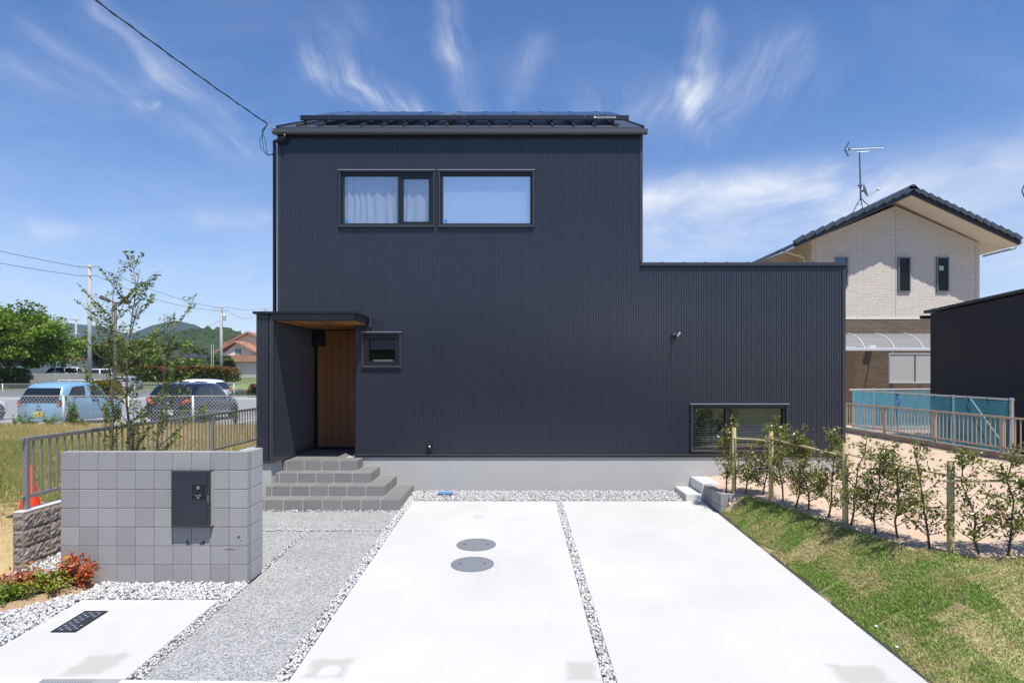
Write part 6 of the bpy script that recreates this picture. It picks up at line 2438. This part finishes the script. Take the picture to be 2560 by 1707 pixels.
# band of trees in the middle distance
mids = [('dense green tree just right of the tall utility pole', 250, 98, 842, 4.4, 3.3, (.075, .12, .022)),
        ('rounded dark green tree behind the street lamp', 305, 104, 848, 4.6, 3.4, (.06, .105, .022)),
        ('yellow green tree in the middle behind the saplings', 352, 96, 850, 4.2, 3.0, (.10, .145, .025)),
        ('broad dark tree left of the half hidden tiled roof', 398, 112, 846, 5.2, 3.6, (.06, .10, .02)),
        ('olive green tree above the half hidden tiled roof', 452, 125, 850, 5.0, 3.6, (.085, .125, .03)),
        ('light green tree left of the orange roofed house', 505, 108, 872, 4.0, 3.0, (.09, .15, .03)),
        ('small tree just left of the orange roofed house', 556, 104, 888, 2.2, 1.7, (.075, .125, .025)),
        ('dark shrubby tree left of the tall utility pole', 205, 112, 858, 4.0, 3.2, (.06, .105, .022)),
        ('low bright tree before the half hidden tiled roof', 425, 92, 885, 3.6, 2.1, (.11, .18, .03)),
        ('low leafy tree below the slope left of the orange house', 480, 90, 895, 3.6, 1.9, (.10, .165, .03))]
for i, (lab, u, y, vt, rx, rz_, base) in enumerate(mids):
    q = px(u, vt, y)
    zb_ = 1.2
    crown_tree(lab, q.x, y, zb_, q.z - zb_, rx, rz_, 22, 5200, .42, base, .2, seed=20 + i, group='trees in the middle distance')
# hedge with reddish tips
def leafy_mass(name, label, cat, x0, x1, y0, y1, zb_, zt, n, lsize, base, tip, seed, kind=None):
    r = np.random.default_rng(seed)
    t = thing(name, label, cat, ((x0 + x1) / 2, (y0 + y1) / 2, zb_))
    x = r.uniform(x0, x1, n)
    y = r.uniform(y0, y1, n)
    hmax = zt + .12 * (zt - zb_) * wobble(x, y, 1.6, seed)
    ends = np.clip(np.minimum(x - x0, x1 - x) / (.25 * (zt - zb_)), .25, 1) ** .4
    f = 1 - r.random(n) ** 2.2
    z = zb_ + (hmax - zb_) * f * ends
    cols = green_cols(n, base)
    k = (f > .75) & (r.random(n) < .7)
    cols[k] = np.array(tip) * r.uniform(.7, 1.3, (k.sum(), 1))
    P = np.stack([x, y, z], 1) - np.array(t.location)
    link_mesh('foliage', leaf_mesh('foliage', P, lsize * r.uniform(.6, 1.3, n), cols, .6), M_leaf, t)
    mb = MB()
    for xx in np.arange(x0 + .3, x1, max((x1 - x0) / 12, .25)):
        yy = (y0 + y1) / 2
        mb.tube([(xx, yy, zb_ - .1), (xx + .1, yy, zb_ + (zt - zb_) * .7)], [.05, .02], 5)
    mb.build('stems', M_bark, t)
    return t


a, b = px(-60, 0, 70), px(38, 0, 70)
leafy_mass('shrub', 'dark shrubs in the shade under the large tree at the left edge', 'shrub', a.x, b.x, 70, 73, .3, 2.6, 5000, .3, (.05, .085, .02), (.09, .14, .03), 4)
a, b = px(330, 0, 80), px(588, 0, 80)
leafy_mass('hedge', 'long clipped hedge with reddish tips below the orange roofed house', 'hedge', a.x, b.x, 79, 82, 1.1, px(0, 918, 80).z, 15000, .26, (.075, .10, .02), (.22, .10, .03), 5)
a, b = px(238, 0, 46), px(296, 0, 46)
leafy_mass('shrub', 'yellow green shrub behind the light blue car', 'shrub', a.x, b.x, 45.3, 46.7, .25, px(0, 956, 46).z + .1, 4200, .15, (.16, .17, .02), (.36, .26, .03), 6)
a, b = px(622, 0, 45), px(655, 0, 45)
leafy_mass('shrub', 'reddish brown shrub at the far fence beside the porch', 'shrub', a.x, b.x, 44.6, 45.8, .25, px(0, 962, 45).z, 2200, .14, (.10, .10, .03), (.26, .12, .05), 8)
a, b = px(552, 0, 51), px(640, 0, 51)
leafy_mass('shrub', 'low green ground shrub along the far fence right of the navy car', 'shrub', a.x, b.x, 50, 52, .25, .75, 3000, .14, (.10, .16, .03), (.20, .22, .04), 9)
# lawn strip beyond the road
tag(MB().add([(-34, 64.5, .34), (-15, 64.5, .34), (-15, 110, 1.6), (-40, 110, 1.6)], [(0, 1, 2, 3)]).build('verge_lawn', mat('verge_grass', (.17, .24, .05), .95, noise=(.8, .25, 8))), kind='structure')

# tall weeds along the near fence
def weed(label, u, v, h, n, seed, spread=.16):
    r = np.random.default_rng(seed)
    y = 19.35 + r.uniform(-.1, .1)
    q = px(u, v, y)
    zb_ = float(lot_z(np.array(q.x), np.array(y)))
    t = thing('weed', label, 'weed', (q.x, y, zb_), 'weeds along the chain link fence')
    mb = MB()
    P, D = [], []
    for k in range(n):
        a = r.uniform(0, 6.28)
        top = np.array([math.cos(a) * spread * r.uniform(.3, 1), math.sin(a) * spread * .6, h * r.uniform(.55, 1)])
        mb.tube([(q.x, y, zb_ - .02), (q.x + top[0] * .5, y + top[1] * .5, zb_ + top[2] * .5), (q.x + top[0], y + top[1], zb_ + top[2])], [.006, .005, .002], 4)
        m_ = int(60 * top[2] / .6)
        s_ = r.uniform(.15, 1.02, m_)
        P.append(s_[:, None] * top + r.normal(size=(m_, 3)) * np.array([.035, .035, .015]))
        D.append(r.normal(size=(m_, 3)) + np.array([0, 0, .9]))
    P, D = np.concatenate(P), np.concatenate(D)
    mb.build('stem', mat('weed_stem', (.12, .17, .04), .7), t)
    link_mesh('leaves', leaf_mesh('leaves', P, .085 * r.uniform(.6, 1.3, len(P)), green_cols(len(P), (.15, .24, .035), .3, .3), .3, dirs=D), M_leaf, t)


for i, (lab, u, h, n_, sp_) in enumerate([('tallest weed before the rear wheel of the light blue car', 180, .92, 7, .18), ('tall weed before the front of the light blue car', 266, .80, 6, .16), ('bushy weed left of the yellow number plate', 62, .45, 7, .3), ('broad low weed right of the yellow number plate', 122, .42, 9, .42),
                                          ('small weed at the far left fence', 36, .38, 4, .14), ('low weed patch between the two fence posts left of the saplings', 215, .26, 6, .4), ('thin weed beside the navy car wheel', 512, .55, 5, .16), ('thin weed at the right end of the navy car', 588, .55, 5, .14), ('small weed below the navy car tail light', 470, .3, 4, .16)]):
    weed(lab, u, 1060, h, n_, 60 + i, sp_)


# ------------------------------------------------------------------ slender young trees behind the block wall
def sapling(label, x, y, zb_, stems, seed, name='young_tree', nbr=16, lsz=.062):
    r = np.random.default_rng(seed)
    t = thing(name, label, 'tree', (x, y, zb_), 'slender young trees behind the block wall')
    mb = MB()
    P, D = [], []
    def shoot(p0, d, ln, rad, depth):
        n_ = 6
        pts, p = [Vector(p0)], Vector(p0)
        d = Vector(d).normalized()
        goal = Vector(p0) + d * ln
        for i in range(n_):
            if depth == 0 and i < n_ - 1:
                d = (goal - p).normalized()
                d = (d + Vector((r.normal() * .045, r.normal() * .045, 0))).normalized()
            else:
                d = (d + Vector((r.normal() * .07, r.normal() * .07, .05 if depth else .0))).normalized()
            p = p + d * ln / n_
            pts.append(p.copy())
        mb.tube(pts, [rad * (1 - .8 * i / n_) for i in range(n_ + 1)], 6 if depth == 0 else 4)
        return pts, d
    for (top, br) in stems:
        base = Vector((x, y, zb_))
        dirv = Vector(top) - base
        ln = dirv.length
        pts, _ = shoot(base, dirv, ln, .021, 0)
        for k in range(br):
            f = .22 + .76 * (k + r.random() * .6) / br
            i = min(int(f * 6), 5)
            p0 = pts[i].lerp(pts[i + 1], f * 6 - i)
            a = k * 2.4 + r.uniform(-.4, .4)
            L_ = (1.25 - .80 * f) * r.uniform(.75, 1.25) * (1 if f > .3 else .7)
            bd = Vector((math.cos(a) + .22, math.sin(a) * .6, r.uniform(.75, 1.35)))
            bpts, bd2 = shoot(p0, bd, L_, .007, 1)
            subs = [(bpts, 1.0)]
            for s_ in range(3):
                j = r.integers(1, 5)
                sd_ = bd + Vector((r.normal() * .7, r.normal() * .7, r.uniform(0, .5)))
                sp2, _ = shoot(bpts[j], sd_, L_ * r.uniform(.3, .55), .0035, 2)
                subs.append((sp2, .7))
            for (q, w_) in subs:
                L2 = sum((q[m_ + 1] - q[m_]).length for m_ in range(len(q) - 1))
                m_ = max(4, int(L2 / .021))
                for z_ in range(m_):
                    f2 = .22 + .8 * z_ / m_
                    f2 = min(f2, .999)
                    j = int(f2 * 6)
                    if r.random() < .12:
                        continue
                    pp = q[j].lerp(q[j + 1], f2 * 6 - j)
                    tang = (q[j + 1] - q[j]).normalized()
                    side = tang.cross(Vector((0, 0, 1)))
                    side = side.normalized() if side.length > .01 else Vector((1, 0, 0))
                    sgn = 1 if z_ % 2 else -1
                    d_ = (tang * .5 + side * sgn + Vector((0, 0, r.uniform(-.45, .1)))).normalized()
                    c = pp + d_ * lsz * .55
                    P.append(tuple(c))
                    D.append(tuple(d_))
    P, D = np.array(P) - np.array(t.location), np.array(D)
    mb.build('trunk', mat('sapling_bark', (.15, .105, .085), .85, noise=(30, .25)), t, True)
    cols = green_cols(len(P), (.11, .185, .036), .4, .35)
    link_mesh('leaves', leaf_mesh('leaves', P, lsz * r.uniform(.65, 1.25, len(P)), cols, .46, .5, .04, D), M_leaf, t)


TY = 8.0
gb_ = gz(8.0) - .02
def sp(u, v, y=TY): return px(u, v, y)


sapling('young slender tree, the left one of the three behind the block wall', sp(291, 0).x, TY, gb_, [(tuple(sp(270, 690)), 15)], 5)
sapling('tallest young slender tree, the middle one behind the block wall', sp(350, 0).x, TY + .1, gb_, [(tuple(sp(325, 668, TY + .1)), 15)], 8)
sapling('short leaning young tree, the right one behind the block wall', sp(384, 0).x, TY + .05, gb_, [(tuple(sp(420, 800, TY + .05)), 12), ], 14)

# ------------------------------------------------------------------ hedge saplings on the terrace with post and rail
def hedge_plant(label, base, h, seed, wide=.2):
    r = np.random.default_rng(seed)
    t = thing('hedge_sapling', label, 'shrub', tuple(base), 'young evergreen hedge plants along the turf slope')
    x, y, z = base
    mb = MB()
    P = []
    lean = Vector((r.normal() * .085, r.normal() * .05, 0))
    pts = [Vector((x, y, z - .03))]
    for i in range(6):
        f = (i + 1) / 6
        pts.append(Vector((x, y, z)) + lean * f * 2 + Vector((r.normal() * .018, r.normal() * .015, h * f)))
    mb.tube(pts, [.011 * (1 - .75 * i / 6) + .001 for i in range(7)], 6)
    def cluster(c, n_, s_):
        q = r.normal(size=(n_, 3)) * s_ * np.array([1, 1, .75])
        P.append(np.array(c) + q)
    dn = r.uniform(.7, 1.3)
    nb = int((16 + h * 12) * dn)
    for k in range(nb):
        f = .10 + .80 * r.random() ** 1.5
        i = min(int(f * 6), 5)
        p0 = pts[i].lerp(pts[i + 1], f * 6 - i)
        a = r.uniform(0, 6.28)
        reach = wide * r.uniform(.45, 1.15) * (1.2 - .95 * f)
        e = p0 + Vector((math.cos(a) * reach, math.sin(a) * reach, reach * r.uniform(.5, 1.25)))
        mid = p0.lerp(e, .5) + Vector((0, 0, -.012))
        mb.tube([p0, mid, e], [.0045, .0035, .0018], 4)
        cluster(e, int(26 * r.uniform(.6, 1.3)), .042)
        cluster(p0.lerp(e, .6), 14, .038)
    for f in (.7, .85, 1.0):
        i = min(int(f * 6), 5)
        cluster(pts[i].lerp(pts[i + 1], min(f * 6 - i, 1)), 16, .034)
    P = np.concatenate(P) - np.array(base)
    mb.build('stem', M_bark, t, True)
    n_ = len(P)
    cols = green_cols(n_, (.165, .205, .036), .5, .5)
    k = r.random(n_) < .14
    cols[k] = np.array([.16, .065, .028]) * r.uniform(.6, 1.3, (k.sum(), 1))
    k = (P[:, 2] > h * .8) & (r.random(n_) < .5)
    cols[k] = np.array([.17, .20, .04]) * r.uniform(.7, 1.2, (k.sum(), 1))
    link_mesh('leaves', leaf_mesh('leaves', P, .046 * r.uniform(.6, 1.25, n_), cols, .45, .3, .05), M_leafgloss, t)


def z7(x, y): return (1640 + x * .39116, 960 + y * .39116)
plants = [((450, 662), (452, 205), .16), ((572, 682), (572, 262), .16), ((678, 700), (688, 262), .16), ((812, 742), (815, 218), .2), ((892, 776), (902, 272), .2), ((976, 797), (982, 312), .18), ((1102, 842), (1130, 286), .2),
          ((1246, 892), (1240, 345), .2), ((1404, 938), (1380, 372), .21), ((1545, 975), (1530, 372), .22), ((1750, 1040), (1780, 352), .21), ((2068, 1083), (2045, 415), .23), ((2250, 1088), (2275, 380), .22), ((2400, 1095), (2410, 360), .22), ((2600, 1100), (2600, 380), .22)]
ords = ['first', 'second', 'third', 'fourth', 'fifth', 'sixth', 'seventh', 'eighth', 'ninth', 'tenth', 'eleventh', 'twelfth', 'thirteenth', 'fourteenth', 'fifteenth']
for i, (b_, tp, wd) in enumerate(plants):
    u, v = z7(*b_)
    q = pg(u, v, TZ)
    if i < 3:
        q.z = .27
    ut, vt = z7(*tp)
    h = CAMH - (vt - V0) * q.y / FPX - q.z
    hedge_plant('young hedge plant with glossy leaves, %s from the grey planter blocks' % ords[i], tuple(q), h, 200 + i, wd * 1.25)

posts = [((498, 672), 278), ((735, 722), 298), ((1210, 886), 378), ((1883, 1070), 492)]
hf = []
labs = ['wooden hedge post nearest the house wall', 'wooden hedge post, second from the house wall', 'wooden hedge post, third from the house wall amid leaves', 'thick wooden hedge post nearest the camera']
for (b_, ty_), lab, i in zip(posts, labs, range(4)):
    u, v = z7(*b_)
    q = pg(u, v, TZ)
    _, vt = z7(0, ty_)
    ztop = CAMH - (vt - V0) * q.y / FPX
    o = MB()
    mb = MB().lathe([(.033, -.25), (.034, 0), (.033, ztop - q.z - .006), (.028, ztop - q.z)], (q.x, q.y, q.z), 14)
    o = mb.build('hedge_post', M_postwood, None, True)
    tag(o, lab, 'post', 'posts of the hedge support')
    hf.append((q, ztop))
rails = [345, 362, 462, 597]
pts = []
for (q, zt), ry in zip(hf, rails):
    _, v = z7(0, ry)
    pts.append(Vector((q.x, q.y - .045, CAMH - (v - V0) * (q.y - .045) / FPX)))
rl = [(pts[0] + (pts[0] - pts[1]).normalized() * .22, pts[1] + Vector((.04, 0, 0)), 'rail pole between the two hedge posts nearest the house'),
      (pts[1] + (pts[1] - pts[2]).normalized() * .2 + Vector((0, 0, .025)), pts[2] + Vector((0, 0, 0)), 'rail pole between the second and third hedge posts'),
      (pts[2] + (pts[2] - pts[3]).normalized() * .2 + Vector((0, 0, .03)), pts[3] + (pts[3] - pts[2]).normalized() * .1 + Vector((0, 0, .01)), 'sloping rail pole between the third and nearest hedge posts')]
_, v = z7(0, 612)
e0 = pts[3] + Vector((-.12, -.02, -.03))
rl.append((e0, Vector((8.2, e0.y + .05, e0.z - .01)), 'level rail pole running right from the nearest hedge post'))
for (a, b, lab) in rl:
    n_ = 9
    q = [a.lerp(b, i / (n_ - 1)) + Vector((0, 0, .003 * math.sin(i * 1.7))) for i in range(n_)]
    o = MB().tube(q, [.0130 - .0003 * i + .0008 * (i % 2) for i in range(n_)], 9).build('hedge_rail', M_bamboo, None, True)
    tag(o, lab, 'rail')
for p in pts[1:]:
    pass

# ------------------------------------------------------------------ low plants in the soil bed
def low_shrub(name, label, u, v, r_, h, n, base, mixc, seed, lsz=.03, asp=.45):
    r = np.random.default_rng(seed)
    y = FPX * 2.5 / (v - 876)
    x = (u - U0) * y / FPX
    z = float(bed_z(np.array(x), np.array(y)))
    t = thing(name, label, 'shrub', (x, y, z))
    mb = MB()
    P, D = [], []
    for k in range(26):
        a = r.uniform(0, 6.28)
        rr = r_ * math.sqrt(r.random())
        e = Vector((math.cos(a) * rr, math.sin(a) * rr * .85, h * (1 - .55 * (rr / r_) ** 2) * r.uniform(.7, 1.05)))
        mb.tube([(x + e.x * .15, y + e.y * .15, z - .01), (x + e.x * .7, y + e.y * .7, z + e.z * .6), (x + e.x, y + e.y, z + e.z)], [.004, .003, .0015], 4)
        m_ = n // 26
        s_ = r.uniform(.35, 1.05, (m_, 1))
        P.append(np.array(e) * s_ + r.normal(size=(m_, 3)) * .026)
    P = np.concatenate(P)
    mb.build('stem', M_bark, t)
    n_ = len(P)
    cols = np.empty((n_, 3))
    pick = r.random(n_)
    hgt = P[:, 2] / h
    for i in range(n_):
        cols[i] = base if pick[i] < .5 else mixc[r.integers(0, len(mixc))]
    cols *= r.uniform(.65, 1.3, (n_, 1))
    link_mesh('leaves', leaf_mesh('leaves', P, lsz * r.uniform(.6, 1.3, n_), cols, asp, .5, .03), M_leaf, t)


red = [(.60, .11, .06), (.52, .20, .06), (.64, .26, .15), (.36, .08, .06)]
low_shrub('nandina', 'red leaved dwarf shrub with yellow leaves against the grey block wall', 190, 1468, .22, .36, 900, (.55, .14, .05), red + [(.42, .36, .05), (.35, .30, .04)], 301, .052)
low_shrub('nandina', 'pinkish red dwarf shrub below the brown split face wall', 50, 1480, .24, .31, 800, (.52, .15, .07), red + [(.40, .34, .05), (.30, .32, .04)], 302, .055)
low_shrub('box_shrub', 'yellow green low shrub between the two red shrubs', 122, 1488, .21, .23, 900, (.28, .30, .03), [(.20, .27, .03), (.36, .34, .04)], 303, .034, .6)
low_shrub('box_shrub', 'bright green low shrub at the left edge of the plant bed', 6, 1512, .2, .22, 900, (.19, .29, .03), [(.25, .33, .04), (.14, .24, .03)], 304, .034, .6)
low_shrub('box_shrub', 'small green shrub below the pinkish red shrub', 60, 1502, .13, .14, 500, (.22, .28, .03), [(.30, .32, .04), (.15, .22, .03)], 305, .026, .6)

# ------------------------------------------------------------------ air
def haze():
    m = bpy.data.materials.new('haze_air')
    m.use_nodes = True
    N, L = m.node_tree.nodes, m.node_tree.links
    N.remove(N['Principled BSDF'])
    pv = N.new('ShaderNodeVolumePrincipled')
    pv.inputs['Color'].default_value = (.55, .74, 1.0, 1)
    pv.inputs['Density'].default_value = HAZE
    pv.inputs['Anisotropy'].default_value = 0.0
    L.new(pv.outputs[0], N['Material Output'].inputs['Volume'])
    o = MB().box(-2600, 1600, -60, 2450, -3, 260).build('haze', m)
    o['kind'] = 'stuff'


HAZE = 0.00012
haze()
